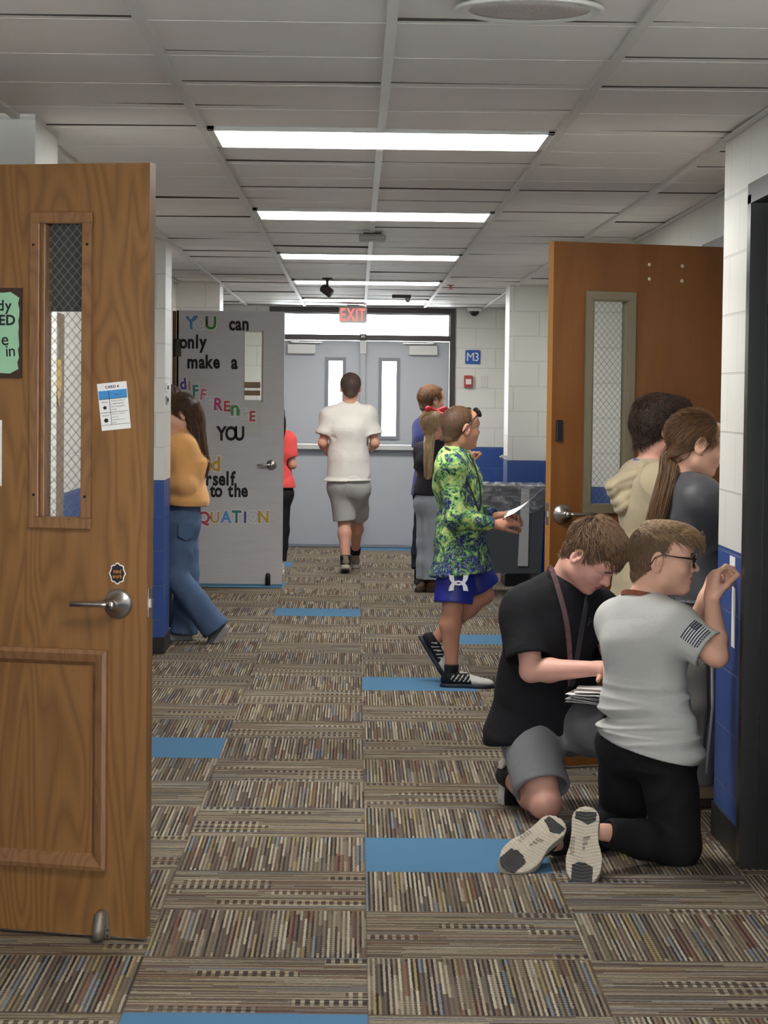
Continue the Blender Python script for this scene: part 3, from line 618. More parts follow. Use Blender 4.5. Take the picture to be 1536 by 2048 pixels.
# ------------------------------------------------------------------ small things on walls and ceiling
e = empty('exit_sign', tuple(W(706, 629, 24.45)), 'lit red EXIT sign hanging from the ceiling before the transom', 'exit sign')
S = 24.45/FO; zt_ = ZC-W(706, 629, 24.45)[2]
mb = MB(); w, h = 28*S, 17*S; mb.prism([(x_*w+cx*.02, z_*h+cz*.02) for x_, z_, cx, cz in ((-1, -1, 1, 0), (1, -1, -1, 0), (1, -1, 0, 1), (1, 1, 0, -1), (1, 1, -1, 0), (-1, 1, 1, 0), (-1, 1, 0, -1), (-1, -1, 0, 1))], 1, -.02, .02)
mb.build('housing', mat('exit_housing', (176, 176, 172), .5), e)
mb = MB(); write(mb, 'EXIT', (0, -.0215, -h*.72), E3, ez, h*1.44/.70, 0, .015, gap=.08, squash=.66); mb.build('lettering', m_emit('exit_red', (1., .16, .14), 1.1), e)
mb = MB(); mb.box((-.06, -.025, h), (.06, .025, zt_)); mb.build('ceiling_mount', mat('mount_grey', (140, 138, 136), .5), e)

e = empty('room_sign', tuple(F5(945.5, 714)), 'blue square wall sign reading M3 beside the exit doors', 'sign'); S = YB/FO
mb = MB(); mb.box((-15*S, -.012, -14*S), (15*S, 0, 14*S)); mb.build('plate', mat('sign_blue', (40, 88, 168), .4), e, bevel=.003)
mb = MB(); write(mb, 'M3', (0, -.0125, -8*S), E3, ez, 17*S/.7, 0, .0, squash=.9, lift=.0005); mb.build('lettering', PAPERW, e)
for sx, sz in ((-1, -1), (-1, 1), (1, 1), (1, -1)): MB().lathe([(.006, 0), (.005, .002)], (sx*13*S, -.012, sz*12*S), (0, -1, 0), 8).build('screw', STEEL, e)

e = empty('fire_alarm_pull', tuple(F5(936.5, 763)), 'red and white fire alarm pull station on the back wall', 'fire alarm')
mb = MB(); mb.box((-8.5*S, -.05, -12*S), (8.5*S, 0, 12*S)); mb.build('housing', mat('alarm_red', (170, 62, 58), .4), e, bevel=.006)
MB().box((-5.5*S, -.062, -6*S), (6*S, -.05, 5*S)).build('pull_handle', mat('alarm_white', (222, 212, 208), .4), e, bevel=.005)
mb = MB(); p_ = F5(969, 763); mb.box((-6.5*S, -.008, -11.5*S), (6.5*S, 0, 11.5*S)); mb.build('blank_wall_plate', mat('plate_white', (210, 210, 205), .45), None, bevel=.004, loc=tuple(p_), label='blank white cover plate right of the fire alarm', cat='cover plate')

p_ = F5(948, 612); p_[1] = YB-.10; p_[2] = ZC
e = empty('dome_camera', tuple(p_), 'white dome security camera in the corner above the blue sign', 'security camera')
MB().lathe([(.075, 0), (.075, -.02), (.066, -.034)], (0, 0, 0), (0, 0, 1), 24).build('housing', WHITEPL, e)
MB().lathe([(.05, -.034), (.046, -.055), (.03, -.075), (.012, -.084)], (0, 0, 0), (0, 0, 1), 20).build('dome', mat('smoked_dome', (38, 38, 40), .15), e)

p_ = onz(745, 464, ZC); e = empty('wireless_access_point', (p_[0], 13.65, ZC), 'small grey square box under the ceiling between the second and third light', 'wireless unit')
mb = MB(); mb.box((-.075, -.085, -.045), (.075, .085, -.008)); mb.build('housing', mat('unit_grey', (150, 146, 142), .5), e, bevel=.014)
MB().box((-.05, -.06, -.010), (.05, .06, -.001)).build('mount_plate', DARK, e)

p_ = onz(655, 557, ZC); e = empty('ceiling_spotlight', (p_[0], 18.9, ZC), 'dark spotlight tilted on a short stem under the ceiling', 'spotlight'); S = 18.9/FO
MB().lathe([(.04, 0), (.04, -.012), (.012, -.016), (.010, -.07)], (0, 0, 0), (0, 0, 1), 16).build('stem', mat('spot_dark', (74, 68, 66), .5), e)
mb = MB(); ax = np.array([.72, -.25, -.5]); ax /= np.linalg.norm(ax); mb.lathe([(.02, -.055), (.034, -.045), (.036, .04), (.030, .045)], (0, 0, -.10), ax, 18); h = mb.build('lamp_head', mat('spot_dark', (74, 68, 66), .5), e)
MB().lathe([(.028, .044), (.026, .047)], (0, 0, -.10), ax, 18).build('lens', mat('lens_glass', (150, 150, 150), .1), h)
p_ = onz(803, 590, ZC); e = empty('ceiling_bracket_camera', (p_[0], 21.9, ZC), 'dark flat bracket with a small round lens under the ceiling', 'camera')
mb = MB(); mb.box((-.085, -.04, -.03), (.085, .04, 0)); mb.build('housing', mat('spot_dark', (74, 68, 66), .5), e, bevel=.004)
MB().lathe([(.02, -.02), (.024, .0), (.02, .02)], (.055, -.02, -.045), (0, 1, 0), 16).build('lens', mat('lens_chrome', (170, 168, 165), .15, .8), e)
p_ = onz(901, 570, ZC); e = empty('fire_sprinkler', (p_[0], p_[1], ZC), 'tiny sprinkler head right of the fourth light', 'sprinkler')
MB().lathe([(.03, 0), (.03, -.006), (.008, -.008), (.006, -.03), (.018, -.032), (.018, -.035)], (0, 0, 0), (0, 0, 1), 12).build('head', mat('sprinkler_red', (150, 70, 64), .4, .3), e)
sp_c = onz(1060, 12, ZC); e = empty('ceiling_speaker', (.390, 5.70, ZC), 'round grey speaker grille in the ceiling at the top edge', 'speaker')
MB().lathe([(.150, 0), (.172, -.003), (.176, -.010), (.166, -.014), (.160, -.010)], (0, 0, 0), (0, 0, 1), 48).build('rim', GRIDW, e)
def m_grille():
    t = NT('speaker_grille'); v = t.n('ShaderNodeTexVoronoi'); t.link(t.obj(), v.inputs['Vector']); v.inputs['Scale'].default_value = 160
    c = t.mix(t.M('LESS_THAN', v.outputs['Distance'], .28), lin((176, 170, 164)), lin((110, 104, 100))); return t.set(c, .5)
MB().lathe([(.161, -.008), (.10, -.014), (.03, -.016)], (0, 0, 0), (0, 0, 1), 48).build('grille', m_grille(), e)

# brown paper poster board on the left wall, seen through the oak door's glass
xw = XL+.006; q0 = onx(97, 700, xw)[1]; q1 = onx(124, 700, xw)[1]
pb = empty('poster_board', (xw, q0, 0), 'brown paper board with posters seen through the oak door window', 'poster board')
zt_ = 1.62
zt_ = onx(110, 625, xw)[2]; MB().box((0, -.25, .12), (.012, q1-q0, zt_)).build('backing', mat('brown_paper', (134, 112, 96), .8, 0, 5, .08), pb)
def poster(px0, py0, px1, py1, m, nm, lab):
    a_, b_ = onx(px0, py0, xw+.014), onx(px1, py1, xw+.014); MB().box((.012, a_[1]-q0, b_[2]), (.015, b_[1]-q0, a_[2])).build(nm, m, pb, label=lab)
poster(104, 652, 116, 716, mat('photo_print', (120, 132, 120), .5, 0, 30, .4), 'photo_print', 'small landscape print')
poster(103, 792, 110, 905, mat('grey_print', (160, 160, 166), .5, 0, 20, .3), 'grey_print', 'pale grey print')
mb = MB(); y_, z_ = onx(116, 760, xw+.014)[1]-q0, onx(116, 760, xw+.014)[2]; mb.prism([(y_-.10, z_+.0), (y_-.06, z_+.1), (y_+.10, z_+.1), (y_+.12, z_-.02), (y_+.02, z_-.13), (y_-.03, z_-.1)], 0, .015, .018); mb.build('yellow_cutout', mat('yellow_card', (206, 172, 96), .7), pb, label='yellow paper cut-out')

# rolling trash bin with clear liner and white strap
YT = 19.05; S = YT/FO; b0 = W(1024, 1150, YT); floorz = 0
bx = lambda px: W(px, 1060, YT)[0]; bz = lambda py: W(1020, py, YT)[2]
e = empty('rolling_trash_bin', (bx(1026), YT+.25, 0), 'large dark grey rolling trash bin with clear liner and pale stripe', 'trash bin')
hw, hd = (bx(1090)-bx(963))/2, .26; zt_, zb_ = bz(972), bz(1147)
def taper(mb, w0, d0, z0, w1, d1_, z1, m=0):
    V = [(-w0, -d0, z0), (w0, -d0, z0), (w0, d0, z0), (-w0, d0, z0), (-w1, -d1_, z1), (w1, -d1_, z1), (w1, d1_, z1), (-w1, d1_, z1)]
    mb.add(V, [(3, 2, 1, 0), (0, 1, 5, 4), (1, 2, 6, 5), (2, 3, 7, 6), (3, 0, 4, 7)], m)
mb = MB(); taper(mb, hw*.9, hd*.9, zb_, hw, hd, zt_-.02); taper(mb, hw*.86, hd*.86, zb_+.02, hw*.97, hd*.96, zt_-.03); mb.box((-hw*.88, -hd*.88, zb_), (hw*.88, hd*.88, zb_+.03)); ring(mb, -hw-.01, 0, hw+.01, 0, 0, 0, 0)
mb.build('body', mat('bin_grey', (74, 77, 82), .5, 0, 5, .06), e)
mb = MB()
for lo, up in (((-hw-.012, -hd-.012), (hw+.012, -hd)), ((-hw-.012, hd), (hw+.012, hd+.012)), ((-hw-.012, -hd), (-hw, hd)), ((hw, -hd), (hw+.012, hd))): mb.box((*lo, zt_-.03), (*up, zt_))
mb.build('rim', mat('bin_rim', (62, 64, 70), .5), e)
def m_liner():
    t = NT('clear_liner'); tr = t.n('ShaderNodeBsdfTransparent'); d = t.n('ShaderNodeBsdfPrincipled'); d.inputs['Base Color'].default_value = lin((214, 214, 214)); d.inputs['Roughness'].default_value = .25
    n = t.noise(t.mapv(t.obj(), (5, 5, 14)), 2., 4, .6, 1.); f = t.ramp(n, [(.45, (.10, .10, .10, 1)), (.72, (.6, .6, .6, 1))]); m = t.n('ShaderNodeMixShader'); t.link(f, m.inputs[0]); t.link(tr.outputs[0], m.inputs[1]); t.link(d.outputs[0], m.inputs[2]); t.link(m.outputs[0], t.out.inputs[0]); return t.m
LIN = m_liner(); rg = np.random.default_rng(5); mb = MB(); n = 60; V = []; F = []
def rim_pt(u, off):
    per = [(-hw, -hd), (hw, -hd), (hw, hd), (-hw, hd), (-hw, -hd)]; q = u*4; i = min(int(q), 3); t_ = q-i; a_, b_ = np.array(per[i]), np.array(per[i+1]); p = a_+(b_-a_)*t_; c_ = p/np.array([hw, hd]); return p+np.sign(p)*(np.abs(c_) > .98)*off
for j in range(n+1):
    u = j/n; dr = .22+.05*math.sin(3*u*6.28)+.02*math.sin(11*u*6.28); w_ = .005*math.sin(40*u)
    for k_, (off, z_) in enumerate(((-.02, zt_-.05), (.0, zt_+.012), (.022, zt_+.006), (.026+w_, zt_-.03), (.02+w_*2, zt_-dr*.6), (.013, zt_-dr))): p = rim_pt(u, off); V.append((p[0], p[1], z_+.002*rg.normal()))
for j in range(n):
    for k_ in range(5): F.append((j*6+k_, (j+1)*6+k_, (j+1)*6+k_+1, j*6+k_+1))
mb.add(V, F, 0, True); mb.build('bin_liner', LIN, e, label='clear plastic liner folded over the rim')
xs = bx(1049)-bx(1026); mb = MB(); mb.add([(xs-.03, -hd-.016, zt_-.02), (xs+.034, -hd-.016, zt_-.02), (xs+.03, -hd*.9-.028, zb_+.06), (xs-.05, -hd*.9-.028, zb_+.06), (xs-.03, -hd-.006, zt_-.02), (xs+.034, -hd-.006, zt_-.02), (xs+.03, -hd*.9-.004, zb_+.06), (xs-.05, -hd*.9-.004, zb_+.06)], [(0, 3, 2, 1), (0, 1, 5, 4), (1, 2, 6, 5), (2, 3, 7, 6), (3, 0, 4, 7)])
mb.build('pale_stripe', mat('stripe_grey', (188, 188, 186), .5), e, label='pale vertical stripe on the bin')
for sx in (-1, 1):
    for sy in (-1, 1):
        mb = MB(); mb.lathe([(.042, -.016), (.045, -.01), (.045, .01), (.042, .016)], (sx*hw*.72, sy*hd*.7, .045), (1, 0, 0), 18); mb.box((sx*hw*.72-.024, sy*hd*.7-.014, .05), (sx*hw*.72+.024, sy*hd*.7+.014, zb_)); mb.build('caster', mat('caster_grey', (120, 118, 116), .5), e)
p_ = W(1008, 914, 19.86); p_[0] = 1.232
e = MB(); e.box((-.04, -.05, -.008), (0, .05, .012)); e.tube([(-.035, -.04, .012), (-.06, -.05, .0), (-.04, -.045, -.02)], .008, 8)
e.build('wall_hook', ALU, None, loc=(p_[0], p_[1]+.06, p_[2]), label='small metal hook on the pier above the trash bin', cat='hook')
# light switch and plate on the second left pier
xs_ = -1.125; p_ = onx(331, 785, xs_)
for k_, (py0, py1) in enumerate(((766, 784), (791, 809))):
    a_, b_ = onx(327, py0, xs_)[2], onx(327, py1, xs_)[2]
    pl = MB().box((0, -.035, b_), (.008, .035, a_)).build('light_switch', STEEL if k_ else WHITEPL, None, loc=(xs_, 14.50+.0*k_, 0), bevel=.003, label=('grey metal switch plate on the pier above the orange girl', 'white switch plate above the grey metal one on the pier')[1-k_], cat='switch')
    MB().box((.008, -.008, (a_+b_)/2-.012), (.014, .008, (a_+b_)/2+.012)).build('toggle', BLACKP, pl)
# ------------------------------------------------------------------ signed distance modelling for figures and clothes
def nz(v): v = np.asarray(v, float); return v/(np.linalg.norm(v)+1e-12)
class Frame:
    """local right / forward / up axes at a point"""
    def __init__(s, o, f, u=(0, 0, 1), sc_=1.):
        s.o = np.asarray(o, float); s.f = nz(f); u = np.asarray(u, float); s.u = nz(u-s.f*(u@s.f)); s.r = np.cross(s.f, s.u); s.s = sc_
        s.R = np.stack([s.r, s.f, s.u], 1)
    def p(s, r, f, u): return s.o+s.R@(np.array([r, f, u])*s.s)
    def d(s, r, f, u): return s.R@np.array([r, f, u], float)
    def loc(s, P): return ((P-s.o)@s.R)/s.s
class S:
    """ordered list of soft shapes"""
    def __init__(s): s.L = []
    def cap(s, a, b, ra, rb=None, k=.02, op='u', n=None, w=1., fa=False, fb=False):
        rb = ra if rb is None else rb; a, b = np.asarray(a, float), np.asarray(b, float); m = max(ra, rb)*max(w, 1)
        s.L.append(('c', op, k, np.minimum(a, b)-m, np.maximum(a, b)+m, (a, b, ra, rb, None if n is None else nz(n), w, fa, fb))); return s
    def chain(s, pts, rs, k=.02, op='u', n=None, w=1.):
        for i in range(len(pts)-1): s.cap(pts[i], pts[i+1], rs[i], rs[i+1], k, op, n, w)
        return s
    def ell(s, c, r, R=None, k=.02, op='u'):
        c = np.asarray(c, float); r = np.asarray(r, float)*np.ones(3); m = r.max(); s.L.append(('e', op, k, c-m, c+m, (c, r, R))); return s
    def cut(s, p, n, k=.0):
        """removes everything on the side n points to"""
        s.L.append(('p', 'i', k, None, None, (np.asarray(p, float), nz(n)))); return s
    def fn(s, f): s.L.append(('f', 'f', 0, None, None, f)); return s
    def bounds(s):
        lo = np.min([q[3] for q in s.L if q[1] == 'u'], 0); hi = np.max([q[4] for q in s.L if q[1] == 'u'], 0); return lo, hi
    def field(s, lo, hi, h):
        ax = [np.arange(lo[i]-2*h, hi[i]+2*h+h*.5, h) for i in range(3)]; F = np.full([len(a) for a in ax], 1., np.float32)
        for typ, op, k, l, u, A in s.L:
            if l is None: sl = (slice(None),)*3
            else:
                m = k+2.5*h; i0 = [max(0, int(np.searchsorted(ax[i], l[i]-m))) for i in range(3)]; i1 = [int(np.searchsorted(ax[i], u[i]+m)) for i in range(3)]
                if any(a >= b for a, b in zip(i0, i1)): continue
                sl = tuple(slice(a, b) for a, b in zip(i0, i1))
            X = ax[0][sl[0]][:, None, None]; Y = ax[1][sl[1]][None, :, None]; Z = ax[2][sl[2]][None, None, :]
            if typ == 'c':
                a, b, ra, rb, n, w, fa, fb = A; d = b-a; L2 = d@d+1e-12; x, y, z = X-a[0], Y-a[1], Z-a[2]
                t0 = (x*d[0]+y*d[1]+z*d[2])/L2; t = np.clip(t0, 0, 1); x = x-t*d[0]; y = y-t*d[1]; z = z-t*d[2]; q2 = x*x+y*y+z*z
                if n is not None: qn = x*n[0]+y*n[1]+z*n[2]; q2 = np.maximum(q2-qn*qn*(1-1/(w*w)), 0)
                D = np.sqrt(q2)-(ra+(rb-ra)*t); L = math.sqrt(L2)
                if fb: D = np.maximum(D, (t0-1)*L)
                if fa: D = np.maximum(D, -t0*L)
            elif typ == 'e':
                c, r, R = A; x, y, z = X-c[0], Y-c[1], Z-c[2]
                if R is not None: x, y, z = (x*R[0, 0]+y*R[1, 0]+z*R[2, 0]), (x*R[0, 1]+y*R[1, 1]+z*R[2, 1]), (x*R[0, 2]+y*R[1, 2]+z*R[2, 2])
                k0 = np.sqrt((x/r[0])**2+(y/r[1])**2+(z/r[2])**2); k1 = np.sqrt((x/r[0]**2)**2+(y/r[1]**2)**2+(z/r[2]**2)**2); D = k0*(k0-1)/(k1+1e-9)
            elif typ == 'p': p, n = A; D = (X-p[0])*n[0]+(Y-p[1])*n[1]+(Z-p[2])*n[2]
            elif typ == 'f': F = A(F, X, Y, Z).astype(np.float32); continue
            G = F[sl]
            if op == 'u':
                H = np.minimum(G, D)
                if k > 0: h_ = np.maximum(k-np.abs(G-D), 0)/k; H = H-h_*h_*k*.25
            elif op == 'i': H = np.maximum(G, D)
            else:   # subtract
                D = -D; H = np.maximum(G, D)
                if k > 0: h_ = np.maximum(k-np.abs(G-D), 0)/k; H = H+h_*h_*k*.25
            F[sl] = H
        return F, np.array([a[0] for a in ax])
    def mesh(s, h, lo=None, hi=None):
        if lo is None: lo, hi = s.bounds(); lo = lo-.03; hi = hi+.03
        F, o = s.field(lo, hi, h); return nets(F, o, h)

def nets(F, o, h):
    """surface nets: vertices and quads of the zero level"""
    I = F < 0; c = np.zeros([n-1 for n in F.shape], np.uint8)
    for dx in (0, 1):
        for dy in (0, 1):
            for dz in (0, 1): c += I[dx:F.shape[0]-1+dx, dy:F.shape[1]-1+dy, dz:F.shape[2]-1+dz]
    ijk = np.argwhere((c > 0) & (c < 8))
    if len(ijk) == 0: return np.zeros((0, 3)), np.zeros((0, 4), int)
    idx = np.full(c.shape, -1, np.int32); idx[tuple(ijk.T)] = np.arange(len(ijk))
    acc = np.zeros((len(ijk), 3)); cnt = np.zeros(len(ijk)); C = [(a, b, d) for a in (0, 1) for b in (0, 1) for d in (0, 1)]
    for p in C:
        for a in range(3):
            if p[a]: continue
            q = list(p); q[a] = 1; f0 = F[tuple((ijk+p).T)]; f1_ = F[tuple((ijk+q).T)]; m = (f0 < 0) != (f1_ < 0)
            t = np.where(m, f0/(f0-f1_+1e-20), 0); pt = np.tile(np.array(p, float), (len(ijk), 1)); pt[:, a] = t; acc += pt*m[:, None]; cnt += m
    V = (ijk+acc/cnt[:, None])*h+o; Q = []
    for a in range(3):
        b, d = (a+1) % 3, (a+2) % 3; sl0 = [slice(None)]*3; sl1 = [slice(None)]*3; sl0[a] = slice(0, -1); sl1[a] = slice(1, None)
        A, B = I[tuple(sl0)], I[tuple(sl1)]; E = np.argwhere(A != B)
        ok = (E[:, b] > 0) & (E[:, d] > 0) & (E[:, b] < F.shape[b]-1) & (E[:, d] < F.shape[d]-1); E = E[ok]
        if len(E) == 0: continue
        eb = np.zeros(3, int); eb[b] = 1; ed = np.zeros(3, int); ed[d] = 1
        q = np.stack([idx[tuple((E-eb-ed).T)], idx[tuple((E-ed).T)], idx[tuple(E.T)], idx[tuple((E-eb).T)]], 1)
        fl = A[tuple(E.T)]; q[~fl] = q[~fl][:, ::-1]; Q.append(q)
    Q = np.concatenate(Q); Q = Q[(Q >= 0).all(1)]
    return V, Q

def normals(V, Q):
    n = np.cross(V[Q[:, 2]]-V[Q[:, 0]], V[Q[:, 3]]-V[Q[:, 1]]); N = np.zeros_like(V)
    for i in range(4): np.add.at(N, Q[:, i], n)
    return N/(np.linalg.norm(N, axis=1, keepdims=True)+1e-12)
def relax(V, Q, it=1, lam=.5):
    for _ in range(it):
        A = np.zeros_like(V); c = np.zeros(len(V))
        for i in range(4):
            for j in (1, 3): np.add.at(A, Q[:, i], V[Q[:, (i+j) % 4]]); np.add.at(c, Q[:, i], 1)
        V = V+lam*(A/np.maximum(c, 1)[:, None]-V)
    return V
def waves(P, seed, freq, n=7, aniso=None):
    """smooth 3-D noise from warped sines, about -1..1; aniso scales the axes"""
    rg = np.random.default_rng(seed); P = P*(np.asarray(aniso) if aniso is not None else 1.); a = np.zeros(len(P))
    wv = sum(np.sin(P@(nz(rg.normal(size=3))*freq*.6)+rg.uniform(0, 6.3)) for _ in range(3))
    for _ in range(n): a += np.sin(P@(nz(rg.normal(size=3))*freq*rg.uniform(.7, 1.5))+rg.uniform(0, 6.3)+.9*wv)
    return a/n*1.6
def folds(P, seed, freq, aniso=None): return 1-np.abs(waves(P, seed, freq, 5, aniso))*1.6

class Part:
    """mesh arrays gathered for one object"""
    def __init__(s): s.V, s.F, s.M, s.N = [], [], [], []; s.n = 0
    def add(s, V, Q, m=0, N=None):
        if len(V) == 0: return s
        if N is not None: used, inv = np.unique(Q, return_inverse=True); V = V[used]; Q = inv.reshape(np.shape(Q)); s.N.append(N[used])
        s.V.append(V); s.F.append(np.asarray(Q)+s.n); s.M.append(np.full(len(Q), m) if np.isscalar(m) else m); s.n += len(V); return s
    def build(s, name, mats, parent=None, base=None, label=None, cat=None, group=None, kind=None):
        V = np.concatenate(s.V); base = np.zeros(3) if base is None else np.asarray(base); me = bpy.data.meshes.new(name)
        nv = len(V); faces = [f for f in s.F]; nf = sum(len(f) for f in faces); loops = np.concatenate([f.ravel() for f in faces]); sz = np.concatenate([np.full(len(f), f.shape[1]) for f in faces])
        me.vertices.add(nv); me.vertices.foreach_set('co', (V-base).astype(np.float32).ravel()); me.loops.add(len(loops)); me.loops.foreach_set('vertex_index', loops.astype(np.int32))
        me.polygons.add(nf); st = np.concatenate([[0], np.cumsum(sz)[:-1]]); me.polygons.foreach_set('loop_start', st.astype(np.int32))
        me.polygons.foreach_set('material_index', np.concatenate(s.M).astype(np.int32)); me.polygons.foreach_set('use_smooth', np.ones(nf, bool))
        for m in (mats if isinstance(mats, (list, tuple)) else [mats]): me.materials.append(m)
        me.update()
        if not s.N: me.validate()
        elif len(s.N) == len(s.V): me.normals_split_custom_set_from_vertices(np.concatenate(s.N).tolist())
        o = bpy.data.objects.new(name, me); COL.objects.link(o)
        if parent: o.parent = parent
        else: o.location = base
        return props(o, label, cat, group, kind)

# ------------------------------------------------------------------ cloth, skin and hair materials
def m_skin(name, c, red=(190, 110, 96)):
    t = NT(name); o = t.obj(); n = t.noise(o, 9, 3); col = t.mix(t.M('MULTIPLY', n, .35), lin(c), lin(red)); f = t.noise(o, 120, 3, .7); col = t.mix(t.M('MULTIPLY', f, .10), col, lin((120, 70, 56)))
    t.b.inputs['Subsurface Weight'].default_value = .08; t.b.inputs['Subsurface Radius'].default_value = (.01, .004, .002); t.bump(f, .10, .0006)
    return t.set(col, .48, 0, .35)
def m_cloth(name, c, fine=900, rough=.85, var=.10, wr=0., sheen=.0, heather=0., spec=.2, wsc=9.):
    t = NT(name); o = t.obj(); w = t.noise(o, fine, 2, .7); big = t.noise(o, wsc, 4, .55, .6); col = lin(c)
    f = t.M('MULTIPLY_ADD', big, 2*var, 1-var)
    if heather: f = t.M('MULTIPLY', f, t.M('MULTIPLY_ADD', t.noise(t.mapv(o, (1, 1, 2.4)), 260, 2, .8), 2*heather, 1-heather))
    g = t.n('ShaderNodeVectorMath', operation='SCALE'); g.inputs[0].default_value = col[:3]; t.link(f, g.inputs['Scale']); t.put(t.b.inputs['Base Color'], g.outputs[0])
    h = t.M('MULTIPLY_ADD', w, .08, t.M('MULTIPLY', t.noise(o, wsc*2.2, 3, .5, 1.2), .9 if wr else .0)); t.bump(h, .35+wr, .004)
    if sheen: t.b.inputs['Sheen Weight'].default_value = sheen
    return t.set(None, rough, 0, spec)
def m_hair(name, c0, c1, rough=.5):
    t = NT(name); g = t.n('ShaderNodeNewGeometry'); n = t.noise(t.mapv(t.obj(), (60, 60, 14)), 3., 3, .6); f = t.M('MULTIPLY_ADD', g.outputs['Random Per Island'], .75, t.M('MULTIPLY', n, .35), clamp=True)
    t.bump(t.noise(t.mapv(t.obj(), (1, 1, .25)), 420, 2, .6), .5, .002); return t.set(t.mix(f, lin(c0), lin(c1)), rough, 0, .35)

# ------------------------------------------------------------------ anatomy
def head_shapes(s, h, mouth=0., chub=1., fem=0., jaw=1.):
    """h: head frame, origin mid-head, about .22 tall at scale 1"""
    sc_ = h.s; P = h.p
    E = lambda c, r, k=.01, op='u', R=None: s.ell(P(*c), np.array(r)*sc_, h.R if R is None else R, k*sc_, op)
    C = lambda a, b, ra, rb, k=.01, op='u': s.cap(P(*a), P(*b), ra*sc_, rb*sc_, k*sc_, op)
    E((0, -.014, .034), (.073, .093, .078), 0)
    C((0, .028, .004), (0, .058, -.080), .060, .025*jaw, .04)
    E((0, .026, -.045), (.054*chub, .060, .058), .03)
    for q in (-1, 1):
        E((q*.042, .002, -.058), (.020*chub, .028, .026), .03); E((q*.040, .056, -.024), (.026*chub, .026, .024), .03)
        E((q*.030, .070, .022), (.026, .018, .010), .018)
    E((0, .060, .048), (.058, .030, .040), .04)
    E((0, .074, -.090), (.018, .016, .014), .022)
    for q in (-1, 1):
        E((q*.0315, .0955, .005), (.017, .015, .011), .014, 's')
    C((0, .084, .014), (0, .104, -.020), .0075, .0115, .012)
    E((0, .106, -.023), (.0115, .012, .010), .006)
    for q in (-1, 1): E((q*.012, .094, -.027), (.0085, .010, .0075), .006); E((q*.006, .102, -.034), (.004, .006, .003), .002, 's')
    E((0, .080, -.052), (.030, .016, .022), .014)
    E((0, .0935, -.0475), (.021, .008, .0048), .005); E((0, .0915, -.0575), (.018, .008, .0058), .005)
    if mouth: E((0, .098, -.0525), (.023, .016, .0050*mouth), .003, 's'); E((0, .086, -.0500), (.018, .008, .0045), .001)
    else: E((0, .104, -.0522), (.024, .012, .0016), .003, 's')
    for q in (-1, 1):
        E((q*.0315, .0745, .0045), (.0128,)*3, .002)
        E((q*.0315, .0800, .0085), (.0165, .0105, .0050), .003); E((q*.0315, .0795, -.0045), (.015, .009, .0035), .003)
        # ear
        eR = Frame(h.o, h.d(q*.35, 1, -.18), h.d(q*.10, .25, 1)).R
        E((q*.0795, -.014, -.004), (.0085, .0205, .033), .006, 'u', eR); E((q*.0755, -.010, -.029), (.008, .010, .012), .006)
        E((q*.0890, -.009, .000), (.0085, .0125, .0215), .004, 's', eR); E((q*.0840, -.002, -.010), (.006, .005, .009), .003)
    return s
def face_mats(h, V, Q, brow=True, mouth=0., eye_h=1.):
    """0 skin, 1 lips, 2 eye white, 3 iris, 4 brow, 5 mouth inside, 6 teeth"""
    c = h.loc(V[Q].mean(1)); m = np.zeros(len(Q), int); r, f, u = c[:, 0], c[:, 1], c[:, 2]; ar = np.abs(r)
    m[(f > .070) & (f < .125) & ((r/.023)**2+((u+.0525)/.0105)**2 < 1) & (f > .085-.25*ar)] = 1
    if mouth:
        m[(f > .06) & ((r/.021)**2+((u+.0525)/(.0052*mouth))**2 < 1) & (f < .098)] = 5; m[(f > .06) & ((r/.017)**2+((u+.0505)/.0036)**2 < 1) & (f < .0965)] = 6
    e = ((ar-.0315)/.0125)**2+((u-.0030+.003*(1-eye_h))/(.0052*eye_h))**2; eye = (e < 1) & (f > .07) & (f < .13); m[eye] = 2; m[eye & (((ar-.0318)**2+(u-.003)**2) < .0052**2)] = 3
    if brow: m[(f > .05) & (f < .13) & (ar > .012) & (ar < .052) & (np.abs(u-(.0255-.9*(ar-.036)**2*6)) < .0042)] = 4
    return m
